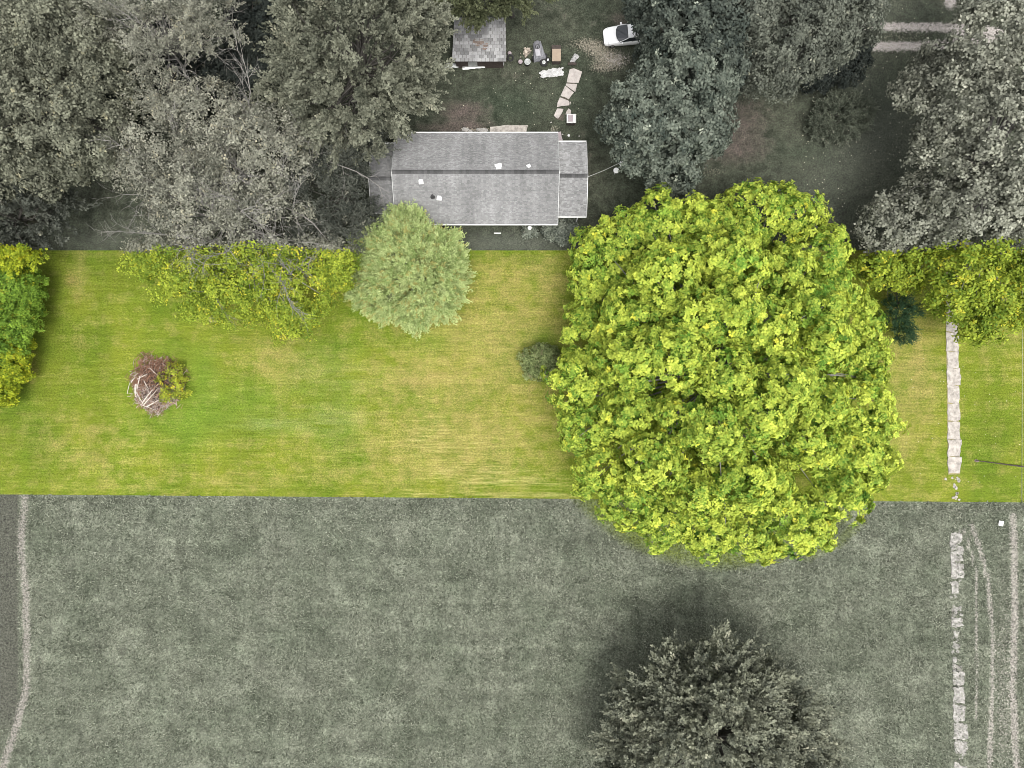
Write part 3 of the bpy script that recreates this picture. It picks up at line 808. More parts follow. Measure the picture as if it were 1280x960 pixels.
def shingle_field(mb, p00, p10, p01, p11, tabw, expo, lo, hi, seed, lift=.022):
    """p00-p10 = eave, p01-p11 = ridge; separate tabs, each course lapping the one below"""
    rs = random.Random(seed)
    p00, p10, p01, p11 = map(Vector, (p00, p10, p01, p11))
    nrm = (p10 - p00).cross(p01 - p00).normalized()
    if nrm.z < 0: nrm = -nrm
    slope = (p01 - p00).length; nr = int(round(slope / expo))
    for r in range(nr):
        a0, a1 = r / nr, min((r + 1.12) / nr, 1)
        A, B = p00.lerp(p01, a0), p10.lerp(p11, a0); C, D = p00.lerp(p01, a1), p10.lerp(p11, a1)
        nw = int((B - A).length / tabw); off = rs.random() if lift < .03 else .5 * (r % 2)
        for k in range(-1, nw + 1):
            u0, u1 = max((k + off) / nw, 0), min((k + off + 1) / nw - (.05 if lift < .03 else .07) / nw, 1)
            if u1 - u0 < .003: continue
            h = lift * rs.uniform(.6, 1.4)
            q = rs.random(); v = lo + (hi - lo) * q
            c = (v, v, v * .995)
            b0, b1, t1, t0 = A.lerp(B, u0), A.lerp(B, u1), C.lerp(D, u1), C.lerp(D, u0)
            vs = [b0, b1, t1 + nrm * .004, t0 + nrm * .004, b0 + nrm * h, b1 + nrm * h]
            mb.add(vs, [(4, 5, 2, 3), (0, 1, 5, 4), (1, 2, 5), (3, 0, 4)], c)

def gable_block(root, xw, xe, ys, yn, ze, yr, zr, seed, lo=.175, hi=.25, over=.45, walls=True, yr_e=None, zr_e=None):
    """roof corners given at eave height; ridge along x; parts added under root"""
    e = 0.0
    NW, NE, SW, SE = (xw, yn, ze), (xe, yn, ze), (xw, ys, ze), (xe, ys, ze)
    RW, RE = (xw, yr, zr), (xe, yr, zr)
    # deck
    dk = MB(); th = .14
    for a, b, c, d in ((SW, SE, RE, RW), (NE, NW, RW, RE)):
        vs = [Vector(p) for p in (a, b, c, d)]
        dk.add(vs + [v - Vector((0, 0, th)) for v in vs], [(0, 1, 2, 3), (7, 6, 5, 4), (0, 4, 5, 1), (1, 5, 6, 2), (2, 6, 7, 3), (3, 7, 4, 0)])
    dk.build('roof', MT['shingle_flat'], root)
    sh = MB()
    up = Vector((0, 0, .006))
    shingle_field(sh, Vector(SW) + up, Vector(SE) + up, Vector(RW) + up, Vector(RE) + up, .25, .13, lo, hi, seed)
    shingle_field(sh, Vector(NW) + up, Vector(NE) + up, Vector(RW) + up, Vector(RE) + up, .25, .13, lo * 1.08, hi * 1.08, seed + 1)
    sh.build('shingles', MT['shingle'], root, colours=True)['kind'] = 'stuff'
    # ridge caps, saddle shaped and overlapping
    cp = MB(); rr = random.Random(seed + 2); n = int((xe - xw) / .3)
    for i in range(n):
        x0, x1 = xw + (xe - xw) * i / n, xw + (xe - xw) * (i + 1.1) / n
        x1 = min(x1, xe)
        sN = (zr - ze) / (yn - yr); sS = (zr - ze) / (yr - ys); w = .19
        v = rr.uniform(.065, .10); z = zr + .035; h = .02
        vs = [(x0, yr - w, z - sS * w + h), (x0, yr, z + h), (x0, yr + w, z - sN * w + h), (x1, yr - w, z - sS * w), (x1, yr, z), (x1, yr + w, z - sN * w)]
        cp.add(vs, [(0, 3, 4, 1), (1, 4, 5, 2), (0, 1, 2)], (v, v, v))
    cp.build('ridge_cap', MT['shingle'], root, colours=True)['kind'] = 'stuff'
    # gutters and rake boards
    for y, s in ((ys, -1), (yn, 1)):
        gt = MB()
        gt.add([(xw, y, ze + .02), (xe, y, ze + .02), (xe, y + s * .13, ze + .02), (xw, y + s * .13, ze + .02),
                (xw, y, ze - .14), (xe, y, ze - .14), (xe, y + s * .10, ze - .14), (xw, y + s * .10, ze - .14)],
               [(0, 1, 2, 3), (4, 7, 6, 5), (2, 6, 7, 3), (0, 3, 7, 4), (1, 5, 6, 2)])
        gt.build('gutter', MT['siding'], root)
    for x, s in ((xw, -1), (xe, 1)):
        rk = MB()
        for a, b in (((ys, ze), (yr, zr)), ((yr, zr), (yn, ze))):
            x0, x1 = sorted((x + s * .003, x + s * .05))
            rk.add([(x0, a[0], a[1] - .16), (x1, a[0], a[1] - .16), (x1, b[0], b[1] - .16), (x0, b[0], b[1] - .16),
                    (x0, a[0], a[1] + .03), (x1, a[0], a[1] + .03), (x1, b[0], b[1] + .03), (x0, b[0], b[1] + .03)],
                   [(0, 3, 2, 1), (4, 5, 6, 7), (0, 1, 5, 4), (2, 3, 7, 6), (1, 2, 6, 5), (3, 0, 4, 7)])
        rk.build('rake_board', MT['galv'], root)
    if walls:
        o = over
        ww = MB(); zt = ze - .16
        xs0, xs1, y0, y1 = xw + o, xe - o, ys + o, yn - o
        prof = [(y0, 0), (y1, 0), (y1, zt + (zr - ze) * o / (yn - yr)), (yr, zr - .2), (y0, zt + (zr - ze) * o / (yr - ys))]
        vs = [(xs0, p[0], p[1]) for p in prof] + [(xs1, p[0], p[1]) for p in prof]
        ww.add(vs, [(0, 1, 2, 3, 4), (9, 8, 7, 6, 5), (0, 5, 6, 1), (1, 6, 7, 2), (4, 9, 5, 0)])
        ww.build('wall', MT['siding'], root)
        return xs0, xs1, y0, y1

m, t = new_mat('roof_deck'); g = G(t)
g.out(gain(g, (.15, .15, .152), g.ramp(g.noise(g.pos(), 6, 4, .7), .3, .7, .8, 1.2)), .95)
MT['shingle_flat'] = m

house = empty('house', W(600, 225, 0))
tag(house, 'long low house with a weathered grey shingle roof and lower wings at both ends', 'house')
hb = house.location
class Off:      # adds parts in house coordinates
    pass
def H2(px, py, z):
    return W(px, py, z) - hb
def add_window(x, y, wid, z0, z1, axis, s):
    f = MB(); d = .05 * s
    if axis == 'y':
        def bx(mb, a, b, c, e, q): mb.box(a, b, *sorted((y + .005 * s, y + q)), c, e)
    else:
        def bx(mb, a, b, c, e, q): mb.box(*sorted((x + .005 * s, x + q)), a, b, c, e)
    c0 = x if axis == 'y' else y
    a, b = c0 - wid / 2, c0 + wid / 2; t = .07
    bx(f, a - t, b + t, z0 - t, z0, d); bx(f, a - t, b + t, z1, z1 + t, d); bx(f, a - t, a, z0, z1, d); bx(f, b, b + t, z0, z1, d)
    bx(f, c0 - .02, c0 + .02, z0, z1, d * .8)
    wdw = f.build('window', MT['white'], house)
    p = MB(); bx(p, a, b, z0, z1, d * .4); p.build('pane', MT['glass'], wdw)

ZE = 2.5
se = H2(697, 280, ZE); nw = H2(494.5, 166.5, ZE)
ridge_z = 4.75; ry = H2(0, 214.5, ridge_z).y
r_main = gable_block(house, nw.x, se.x, se.y, nw.y, ZE, ry, ridge_z, 300)
sx0, sx1, sy0, sy1 = r_main
e1 = H2(733, 270.5, 2.3); e0 = H2(697, 177.5, 2.3)
ryE = H2(0, 219.5, 3.45).y
rE = gable_block(house, se.x + .055, e1.x, e1.y, e0.y, 2.3, ryE, 3.45, 310, .18, .30)
w0 = H2(464, 180, 2.3); w1 = H2(494, 266, 2.3)
ryW = H2(0, 223, 3.45).y
rW = gable_block(house, w0.x, nw.x - .055, w1.y, w0.y, 2.3, ryW, 3.45, 320, .13, .19)  # west wing shingles tinted darker: tree shadow put into their colour
for xx in (-5.5, -1.5, 5.6): add_window(xx, sy0, 1.3, 1.0, 2.05, 'y', -1)
for xx in (-4.5, 0.5, 4.5): add_window(xx, sy1, 1.1, 1.0, 2.05, 'y', 1)
add_window(rE[1], (rE[2] + rE[3]) / 2 + 1.2, 1.1, .9, 1.9, 'x', 1)
add_window(rW[0], (rW[2] + rW[3]) / 2, 1.1, .9, 1.9, 'x', -1)
dr = MB().box(1.9, 2.85, sy0 - .06, sy0 - .005, .12, 2.15).build('door', MT['tan'], house)
MB().lathe([(.0, -.03), (.035, -.02), (.035, .02), (0, .03)], 8, 2.75, sy0 - .1).build('door_handle', MT['chrome'], dr).location = (0, 0, 1.1)
# roof fittings
def roof_z(px, py, south):
    # height of the main roof under a photo pixel
    z = 3.5
    for _ in range(12):
        y = H2(0, py, z).y
        z = ridge_z - (ry - y) * (ridge_z - ZE) / (ry - se.y) if south else ridge_z - (y - ry) * (ridge_z - ZE) / (nw.y - ry)
    return z
def vent(px, py, south, w, h, rot=0, mat='white'):
    z = roof_z(px, py, south); p = H2(px, py, z + h * .6)
    v = MB().box(-w / 2, w / 2, -w / 2, w / 2, -.12, h, .04).box(-w * .65, w * .65, -w * .65, w * .65, -.1, .05)
    ob = v.build('roof_vent', MT[mat], house); ob.location = (p.x, p.y, z); ob.rotation_euler = (.0, 0, rot)
vent(623, 208, False, .50, .34, .15); vent(661, 207.5, False, .30, .22, .4); vent(526, 226.5, True, .34, .26, .1)
vent(549, 247, True, .36, .16, -.1)
z = roof_z(541, 246, True); p = H2(541, 246, z)
pp = MB().lathe([(.0, .42), (.13, .42), (.13, -.2), ], 12).lathe([(.24, .0), (.20, .06), (.13, .08)], 12).build('flue_pipe', MT['black_plastic'], house); pp.location = (p.x, p.y, z)
# downspout at the east wing, with its foot running out over the grass
x = H2(722, 270, 2.2).x
yb_ = e1.y
MB().tube([(x, yb_ - .06, 2.2), (x, yb_ - .12, 1.9), (x, yb_ - .16, .4), (x, yb_ - .3, .14), (x, yb_ - 1.0, .08)], .06, 6).build('downspout', MT['white'], house)
# small white fitting under the south eave
MB().lathe([(0, 0), (.16, .02), (.2, .12), (.1, .2), (.0, .22)], 10).build('wall_lamp', MT['white'], house).location = H2(662, 285, 2.0)

# cord from the east wing to the clothes post
clothes = MB(); a = W(735, 221, 2.2); b = W(776, 203, 1.9)
clothes.tube([a, a.lerp(b, .5) - Vector((0, 0, .25)), b], .014, 5)
tag(clothes.build('clothes_line', MT['white']), 'thin white line running from the east wing to the oak', 'cord')

# ------------------------------------------------------------------ shed
shed = empty('shed', W(600, 55, 0)); sb = shed.location
tag(shed, 'small old shed with a mottled grey roof half under the trees at the top', 'shed')
S = lambda px, py, z: W(px, py, z) - sb
a, b = S(565, 77, 2.1), S(633, 77, 2.1); c, d = S(568, 22, 2.75), S(632, 22, 2.75)
dk = MB(); vs = [a, b, d, c]
dk.add(vs + [v - Vector((0, 0, .12)) for v in vs], [(0, 1, 2, 3), (7, 6, 5, 4), (0, 4, 5, 1), (1, 5, 6, 2), (2, 6, 7, 3), (3, 7, 4, 0)])
dk.build('roof', MT['brown'], shed)
sh = MB(); up = Vector((0, 0, .006))
shingle_field(sh, a + up, b + up, c + up, d + up, .40, .30, .17, .34, 77, .06)
sh.build('shingles', MT['shingle'], shed, colours=True)['kind'] = 'stuff'
ww = MB(); o_ = .3
x0, x1, y0, y1 = a.x + o_, b.x - o_, a.y + o_, d.y - o_
zt = lambda y: 2.1 + (y - a.y) / (c.y - a.y) * .65 - .14
ww.add([(x0, y0, 0), (x1, y0, 0), (x1, y1, 0), (x0, y1, 0), (x0, y0, zt(y0)), (x1, y0, zt(y0)), (x1, y1, zt(y1)), (x0, y1, zt(y1))],
       [(0, 1, 5, 4), (1, 2, 6, 5), (2, 3, 7, 6), (3, 0, 4, 7)]).build('wall', MT['brown'], shed)
MB().box(x0 + 1.2, x0 + 2.1, y0 - .05, y0 - .004, .05, 1.8).build('door', MT['galv'], shed)
for (u, v, s_) in ((594, 52, .34), (601, 53, .42), (607, 56, .34), (606, 60, .24), (597, 55, .3)):
    z_ = 2.42; q = S(u, v, z_)
    z_ = 2.1 + (q.y - a.y) / (c.y - a.y) * .65 + .05
    pts = [(q.x + s_ * math.cos(k) * random.uniform(.7, 1.1), q.y + s_ * .7 * math.sin(k) * random.uniform(.7, 1.1)) for k in np.linspace(0, 5.5, 7)]
    MB().prism(pts, z_ - .03, z_ + .012, lift=[(p_[1] - q.y) * .145 for p_ in pts]).build('roof_patch', MT['rust'], shed)
def plank(px0, py0, px1, py1, w, z, lab, mat='galv', nm='metal_sheet', grp='loose sheets along the shed'):
    p, q = W(px0, py0, z), W(px1, py1, z); d_ = (q - p); L = d_.length; an = math.atan2(d_.y, d_.x)
    mb = MB(); n = max(4, int(L / .25))
    pts = []
    for i in range(n + 1): pts.append((L * i / n, -w / 2 + random.uniform(-.03, .03)))
    for i in range(n, -1, -1): pts.append((L * i / n, w / 2 + random.uniform(-.03, .03)))
    # corrugated strip
    vs, fs = [], []
    for i in range(n + 1):
        for j, yy in enumerate((-w / 2, 0, w / 2)):
            vs.append((L * i / n, yy + random.uniform(-.02, .02), .02 * (i % 2) + .05 * (j == 1)))
    k = len(vs); vs += [(v[0], v[1], v[2] - .025) for v in vs]
    for i in range(n):
        for j in range(2):
            a_, b_, c_, d2 = i * 3 + j, i * 3 + j + 3, i * 3 + j + 4, i * 3 + j + 1
            fs.append((a_, b_, c_, d2)); fs.append((k + d2, k + c_, k + b_, k + a_))
    for i in range(n):
        fs.append((i * 3, k + i * 3, k + i * 3 + 3, i * 3 + 3)); fs.append((i * 3 + 2, i * 3 + 5, k + i * 3 + 5, k + i * 3 + 2))
    mb.add(vs, fs)
    ob = mb.build(nm, MT[mat]); ob.location = p; ob.rotation_euler = (.04, 0, an)
    return tag(ob, lab, 'sheet', grp)
plank(557, 82, 573, 82, .40, .3, 'short pale metal sheet at the west end of the shed front')
plank(573, 80, 596, 79, .26, .5, 'thin pale metal strip along the shed eave')
plank(578, 85, 606, 82, .40, .3, 'ragged pale sheet lying in front of the others by the shed')
plank(596, 80, 630, 79, .42, .45, 'longest pale sheet at the east end of the shed front')

# ------------------------------------------------------------------ slabs
def slab_piece(pts_px, h, name, mat, parent, off, rough=.5):
    pts = []
    n = len(pts_px)
    for i in range(n):
        a_, b_ = pts_px[i], pts_px[(i + 1) % n]
        k = max(2, int(math.hypot(b_[0] - a_[0], b_[1] - a_[1]) / 5))
        for j in range(k):
            t_ = j / k
            pts.append(W(a_[0] + (b_[0] - a_[0]) * t_ + random.uniform(-rough, rough), a_[1] + (b_[1] - a_[1]) * t_ + random.uniform(-rough, rough)) - off)
    pts = pts[::-1] if sum((pts[i].x * pts[(i + 1) % len(pts)].y - pts[(i + 1) % len(pts)].x * pts[i].y) for i in range(len(pts))) < 0 else pts
    n = len(pts); cx = sum(p_.x for p_ in pts) / n; cy = sum(p_.y for p_ in pts) / n
    mb = MB()
    vs = [(p_.x, p_.y, -.06) for p_ in pts] + [(p_.x, p_.y, h - .02) for p_ in pts] + [(cx + (p_.x - cx) * .95, cy + (p_.y - cy) * .95, h) for p_ in pts]
    fs = [(i, (i + 1) % n, n + (i + 1) % n, n + i) for i in range(n)] + [(n + i, n + (i + 1) % n, 2 * n + (i + 1) % n, 2 * n + i) for i in range(n)] + [tuple(range(2 * n, 3 * n))]
    mb.add(vs, fs)
    return mb.build(name, mat, parent)

def bed(name, pts_px, wpx, mat):
    mb = MB()
    L, R_ = [], []
    for i, (x_, y_) in enumerate(pts_px):
        j0, j1 = max(i - 1, 0), min(i + 1, len(pts_px) - 1)
        d_ = Vector((pts_px[j1][0] - pts_px[j0][0], pts_px[j1][1] - pts_px[j0][1])).normalized()
        L.append(W(x_ - d_.y * wpx, y_ + d_.x * wpx)); R_.append(W(x_ + d_.y * wpx, y_ - d_.x * wpx))
    n = len(L)
    vs = [(p_.x, p_.y, .03) for p_ in L + R_]
    mb.add(vs, [(i, i + 1, n + i + 1, n + i) for i in range(n - 1)])
    return mb

# sidewalk on the lawn
walk = bed('sidewalk', [(1190, 340), (1190, 420), (1191, 500), (1192.5, 593)], 7.5, None).build('sidewalk', simple('sandy_bed', (.27, .24, .13), .95, .3, 6, bump=.5))
tag(walk, kind='structure')
ys_ = [345, 368, 392, 415, 439, 460, 482, 504, 526, 549, 571, 591]
for i, (ya, yb2) in enumerate(zip(ys_[:-1], ys_[1:])):
    xa = 1182.5 + (ya - 415) * .007; wv = 15.4 + random.uniform(-1.2, 1.2)
    if i >= 4: xa += .9
    slab_piece([(xa, ya + .5), (xa + wv, ya + .5 + random.uniform(-.5, .9)), (xa + wv + random.uniform(-1.5, .7), yb2 - .4), (xa + .2, yb2 - .4 + random.uniform(-.4, .4))],
               .07 + random.uniform(0, .03), 'slab', MT['concrete'], walk, Vector((0, 0, 0)), 1.1)
for k in range(16):
    x_, y_ = random.choice([(1185, 0), (1197, 0), (1192, 0)])[0] + random.uniform(-3, 3), random.uniform(595, 625)
    r_ = random.uniform(.8, 2.6)
    slab_piece([(x_ + r_ * math.cos(q_) * random.uniform(.7, 1.2), y_ + r_ * math.sin(q_) * random.uniform(.7, 1.2)) for q_ in np.linspace(0, 5.2, 6)], .06, 'slab_fragment', MT['concrete'], walk, Vector((0, 0, 0)), .2)

# broken line of slabs through the field
m_chalk = simple('chalky_concrete', (.30, .288, .268), .95, .55, 3.5, bump=.7)
fw = bed('field_path', [(1194, 655), (1195, 760), (1197, 860), (1199, 1000)], 6, None).build('field_path', simple('grassy_bed', (.22, .21, .19), .95, .4, 5, bump=.5))
tag(fw, kind='structure')
cells = [(666, 680, 0, 15), (681, 702, 0, 16), (704, 722, 1, 16), (727, 742, 0, 10), (757, 764, 5, 10), (771, 782, 1, 15), (788, 798, 3, 8), (804, 810, 2, 9), (822, 834, 1, 6),
         (838, 856, 2, 15), (858, 879, 2, 14), (881, 902, 2, 15), (903, 924, 2, 17), (926, 943, 3, 16), (952, 975, 4, 15)]
for (ya, yb2, dx, wv) in cells:
    xa = 1187 + (ya - 666) * .012 + dx * .7
    ps = [(xa, ya), (xa + wv * .5, ya + random.uniform(-1, 1)), (xa + wv, ya + random.uniform(0, 2)), (xa + wv + random.uniform(-1, 1), (ya + yb2) / 2), (xa + wv - random.uniform(0, 2), yb2), (xa + random.uniform(0, 1), yb2)]
    slab_piece(ps, .09 + random.uniform(0, .03), 'slab', m_chalk, fw, Vector((0, 0, 0)), 1.5)
    for _ in range(3):
        x_, y_ = xa + random.uniform(0, wv), yb2 + random.uniform(0, 5); r_ = random.uniform(.8, 2.4)
        slab_piece([(x_ + r_ * math.cos(q_), y_ + r_ * math.sin(q_) * random.uniform(.6, 1.2)) for q_ in np.linspace(0, 5.2, 6)], .11, 'slab_fragment', m_chalk, fw, Vector((0, 0, 0)), .2)

# stepping slabs from the junk to the house
gp = bed('garden_path', [(719, 86), (712, 112), (703, 132), (699, 150)], 5, None).build('garden_path', simple('soil_bed', (.08, .07, .055), .95, .4, 5, bump=.5))
tag(gp, kind='structure')
m_path = simple('worn_concrete', (.40, .365, .34), .9, .25, 2.5, bump=.6)
for ps in ([(712, 87), (717, 86), (728, 90), (723, 104), (708, 103)], [(708, 104.5), (722, 105), (719, 115), (707, 107)], [(706, 107.5), (717, 115.5), (711, 124), (701, 120), (704, 113)],
           [(700, 121.5), (711, 126), (712, 132), (696, 134), (697, 129)], [(696, 136), (704, 136.5), (703, 140), (698, 149), (692, 145)], [(710, 136), (714, 138), (713, 144), (707, 143)],
           [(712, 127), (714, 128), (713, 132)]):
    slab_piece(ps, .08 + random.uniform(0, .04), 'slab', m_path, gp, Vector((0, 0, 0)), .45)

def rock(name, px, py, w, d_, h, mat, lab=None, cat=None, grp=None, n=9, seed=0):
    rr = random.Random(seed + int(px * 7 + py)); mb = MB()
    rings = [(1.0, 0.0), (1.02, .45), (.8, .8), (.35, 1.0)]
    vs = []; fac = [rr.uniform(.8, 1.2) for _ in range(n)]
    for (f, z_) in rings:
        for k in range(n):
            a_ = 2 * math.pi * k / n
            vs.append((w / 2 * f * fac[k] * math.cos(a_), d_ / 2 * f * fac[k] * math.sin(a_), z_ * h * rr.uniform(.85, 1.1) - .03))
    fs = [(i * n + k, i * n + (k + 1) % n, (i + 1) * n + (k + 1) % n, (i + 1) * n + k) for i in range(3) for k in range(n)] + [tuple(range(3 * n, 4 * n))]
    ob = mb.add(vs, fs).build(name, mat, None)
    ob.location = W(px, py)
    if lab: tag(ob, lab, cat, grp)
    return ob
tag(slab_piece([(613, 158.5), (636, 157), (660, 157), (658, 166), (612, 166)], .12, 'patio_slab', MT['concrete'], None, Vector((0, 0, 0)), .5), 'long low concrete slab against the north wall of the house', 'slab')
tag(slab_piece([(696, 165), (701, 165), (703, 176), (696, 177)], .12, 'step_slab', MT['pink'], None, Vector((0, 0, 0)), .4), 'small reddish step in the corner of the house and east wing', 'step')
for i, (x_, y_, w_) in enumerate(((582, 162, .7), (588, 164, .45), (598, 162, .5), (605, 163, .8))):
    rock('garden_stone', x_, y_, w_, w_ * .6, .2, MT['stone'], ('pale stone, westmost of the row behind the house', 'small pale stone beside the westmost one behind the house', 'pale stone third along behind the house', 'widest pale stone of the row, next to the long slab')[i], 'stone', 'stones along the north wall of the house')

# ------------------------------------------------------------------ the car
def build_car():
    root = empty('parked_car', W(781, 47.5, 0), math.radians(5))
    tag(root, 'white compact car parked nose west under the oak leaves', 'car')
    # x runs backwards from the nose (-2.2) to the tail (2.2)
    st = [(-2.20, .60, .42, .58), (-2.12, .76, .30, .68), (-1.95, .84, .26, .76), (-1.6, .89, .25, .84), (-1.1, .91, .25, .92), (-.6, .92, .25, .97),
          (.2, .92, .25, .98), (1.2, .92, .25, .98), (1.75, .89, .28, .97), (2.08, .82, .32, .93), (2.2, .70, .42, .80)]
    vs, fs = [], []
    for (x_, w_, zb, zt_) in st:
        ring = [(-w_ * .94, zb), (-w_, zb + .18), (-w_ * 1.0, zt_ - .22), (-w_ * .95, zt_ - .06), (-w_ * .80, zt_), (-w_ * .4, zt_ + .035), (0, zt_ + .045),
                (w_ * .4, zt_ + .035), (w_ * .80, zt_), (w_ * .95, zt_ - .06), (w_, zt_ - .22), (w_, zb + .18), (w_ * .94, zb)]
        vs += [(x_, y_, z_) for y_, z_ in ring]
    n = 13
    for i in range(len(st) - 1):
        for k in range(n - 1): fs.append((i * n + k, (i + 1) * n + k, (i + 1) * n + k + 1, i * n + k + 1))
        fs.append((i * n + n - 1, (i + 1) * n + n - 1, (i + 1) * n, i * n))
    fs.append(tuple(range(n))[::-1]); fs.append(tuple((len(st) - 1) * n + k for k in range(n)))
    MB().add(vs, fs).build('body', MT['car_white'], root, True)
    # greenhouse: windscreen, roof, rear screen and side windows around it
    zb = 1.0
    bw, rw = .86, .64
    def glass(name, pts, mat='glass', th=.02):
        c = sum((Vector(p_) for p_ in pts), Vector()) / len(pts)
        vs_ = [Vector(p_) for p_ in pts] + [Vector(p_) - (c - Vector((0, 0, .8))).normalized() * .03 for p_ in pts]
        k = len(pts)
        return MB().add(vs_, [tuple(range(k)), tuple(range(2 * k - 1, k - 1, -1))] + [(i, k + i, k + (i + 1) % k, (i + 1) % k) for i in range(k)]).build(name, MT[mat], root)
    glass('windshield', [(-.78, -bw + .08, zb - .02), (-1.0, -.45, zb + .03), (-1.06, 0, zb + .04), (-1.0, .45, zb + .03), (-.78, bw - .08, zb - .02),
                         (.12, rw, 1.40), (.06, .3, 1.43), (.04, 0, 1.44), (.06, -.3, 1.43), (.12, -rw, 1.40)])
    rf = MB(); xs_ = [.09, .4, .9, 1.35]; zs = [1.42, 1.46, 1.46, 1.40]; wv = [rw, rw + .01, rw, rw - .05]
    vs, fs = [], []
    for x_, z_, w_ in zip(xs_, zs, wv):
        for f, dz in ((-1.04, -.07), (-1, -.01), (-.5, .02), (0, .03), (.5, .02), (1, -.01), (1.04, -.07)): vs.append((x_, w_ * f, z_ + dz))
    for i in range(3):
        for k in range(6): fs.append((i * 7 + k, (i + 1) * 7 + k, (i + 1) * 7 + k + 1, i * 7 + k + 1))
    rf.add(vs, fs).build('roof', MT['car_white'], root, True)
    glass('rear_window', [(2.0, -.72, zb - .02), (1.36, -.6, 1.38), (1.36, .6, 1.38), (2.0, .72, zb - .02)])
    for s_ in (-1, 1):
        pts = [(-.72, s_ * bw, zb - .02), (.14, s_ * .67, 1.38), (1.34, s_ * .62, 1.36), (1.9, s_ * .78, zb - .02)]
        glass('side_window', pts if s_ > 0 else pts[::-1])
        MB().tube([(-.8, s_ * (bw - .03), zb - .02), (-.3, s_ * .78, 1.23), (.12, s_ * .675, 1.42)], .035, 6).build('pillar', MT['car_white'], root)
        MB().tube([(.55, s_ * .86, zb - .02), (.6, s_ * .66, 1.4)], .03, 6).build('pillar', MT['black_plastic'], root)
        mr = MB().box(-.55, -.38, *sorted((s_ * .9, s_ * 1.10)), .98, 1.12, .03).build('mirror', MT['car_white'], root)
        hl = MB().add([(-2.13, s_ * .42, .62), (-1.98, s_ * .74, .64), (-1.72, s_ * .86, .78), (-1.80, s_ * .62, .83), (-2.02, s_ * .42, .75),
                       (-2.13, s_ * .42, .5), (-1.98, s_ * .8, .5), (-1.72, s_ * .9, .62)],
                      [(0, 1, 2, 3, 4), (0, 5, 6, 1), (1, 6, 7, 2)]).build('headlight', MT['lamp'], root)
        for x_ in (-1.38, 1.32):
            wh = MB().torus(.235, .085, 0, 18, 8, ax='y').build('wheel', MT['rubber'], root, True)
            wh.location = (x_, s_ * .84, .31)
            MB().tube([(0, -.06, 0), (0, .06, 0)], .17, 12).build('rim', MT['chrome'], wh)
    for y_ in (-.25, .25): MB().tube([(-.98, y_ - .2, 1.05), (-.8, y_ + .2, 1.13)], .012, 4).build('wiper', MT['black_plastic'], root)
    MB().box(-2.24, -2.1, -.5, .5, .36, .46, .02).build('bumper_grille', MT['black_plastic'], root)
build_car()

# ------------------------------------------------------------------ things lying about north of the house
def tyre(px, py, R_, r_, lab, hub=None, tilt=(0, 0, 0), z_=None):
    root = MB().torus(R_, r_, 0, 20, 8).build('tyre', MT['rubber'], None, True)
    root.location = W(px, py, 0) + Vector((0, 0, z_ if z_ is not None else r_)); root.rotation_euler = tilt
    if hub: MB().lathe([(R_ - r_ * .6, -.05), (R_ - r_ * .6, .05), (R_ * .4, .03), (.05, .08), (0, .08)], 14).build('hub', MT[hub], root)
    return tag(root, lab, 'tyre')
tyre(638, 73, .27, .08, 'black tyre leaning by the east end of the shed front', None, (.25, .1, 0), .12)
tyre(679.5, 79, .28, .12, 'black wheel with a pale hub south of the covered tractor', 'galv', (.3, .2, 0), .2)
tyre(684.5, 75, .17, .07, 'small wheel with a white hub between the tractor and the tan cabinet', 'white', (.1, .2, 0))
def covered_tractor():
    root = empty('garden_tractor', W(673, 65, 0), math.radians(100 - 180))
    tag(root, 'old garden tractor under a grey tarpaulin, nose to the north', 'tractor')
    vs, fs = [], []
    prof = [(-.95, .25, .45), (-.75, .42, .75), (-.3, .46, .85), (.1, .5, .8), (.5, .62, .7), (.85, .66, .62), (1.0, .55, .3)]
    n = 12; rr = random.Random(4)
    for i, (x_, w_, h_) in enumerate(prof):
        for k in range(n):
            a_ = math.pi * k / (n - 1)
            f = 1 + .12 * ((k + i) % 2) - .06 + rr.uniform(-.04, .04)
            vs.append((x_ + rr.uniform(-.03, .03), w_ * math.cos(a_) * f, max(.02, h_ * math.sin(a_) ** .7 * f)))
    for i in range(len(prof) - 1):
        for k in range(n - 1): fs.append((i * n + k, (i + 1) * n + k, (i + 1) * n + k + 1, i * n + k + 1))
    fs.append(tuple(range(n))); fs.append(tuple(range((len(prof) - 1) * n + n - 1, (len(prof) - 1) * n - 1, -1)))
    MB().add(vs, fs).build('tarpaulin', MT['tarp'], root)
    MB().box(.0, .75, -.40, .08, .78, .86, .03).build('hood_panel', simple('pale_grey_panel', (.36, .35, .37), .5, .15, 3), root)
    sw = MB().torus(.2, .025, .98, 16, 6, -.1, -.1); sw.tube([(-.1, -.1, .7), (-.1, -.1, .98)], .03).build('steering_wheel', MT['black_plastic'], root)
    for s_ in (-1, 1):
        w_ = MB().torus(.2, .09, 0, 14, 6, ax='y').build('wheel', MT['rubber'], root, True); w_.location = (.7, s_ * .68, .27)
covered_tractor()
def bin_(px, py, r_, h_, mat, lab, nm='lidded_bin', cat='bin'):
    root = MB().lathe([(r_ * .8, 0), (r_ * .95, h_ * .9), (r_ * .97, h_)], 18).build(nm, MT['black_plastic'], None, True)
    root.location = W(px, py, h_) - Vector((0, 0, h_))
    MB().lathe([(r_ * 1.08, h_ - .04), (r_ * 1.08, h_ + .02), (r_ * .8, h_ + .05), (r_ * .75, h_ + .02), (r_ * .3, h_ + .03), (0, h_ + .05)], 18).build('lid', MT[mat], root, True)
    return tag(root, lab, cat)
bin_(659.3, 77, .30, .6, 'galv', 'round bin with a pale ribbed lid west of the tractor')
bin_(650.5, 77, .20, .4, 'pink', 'small dark bucket left of the pale-lidded bin', 'bucket', 'bucket')
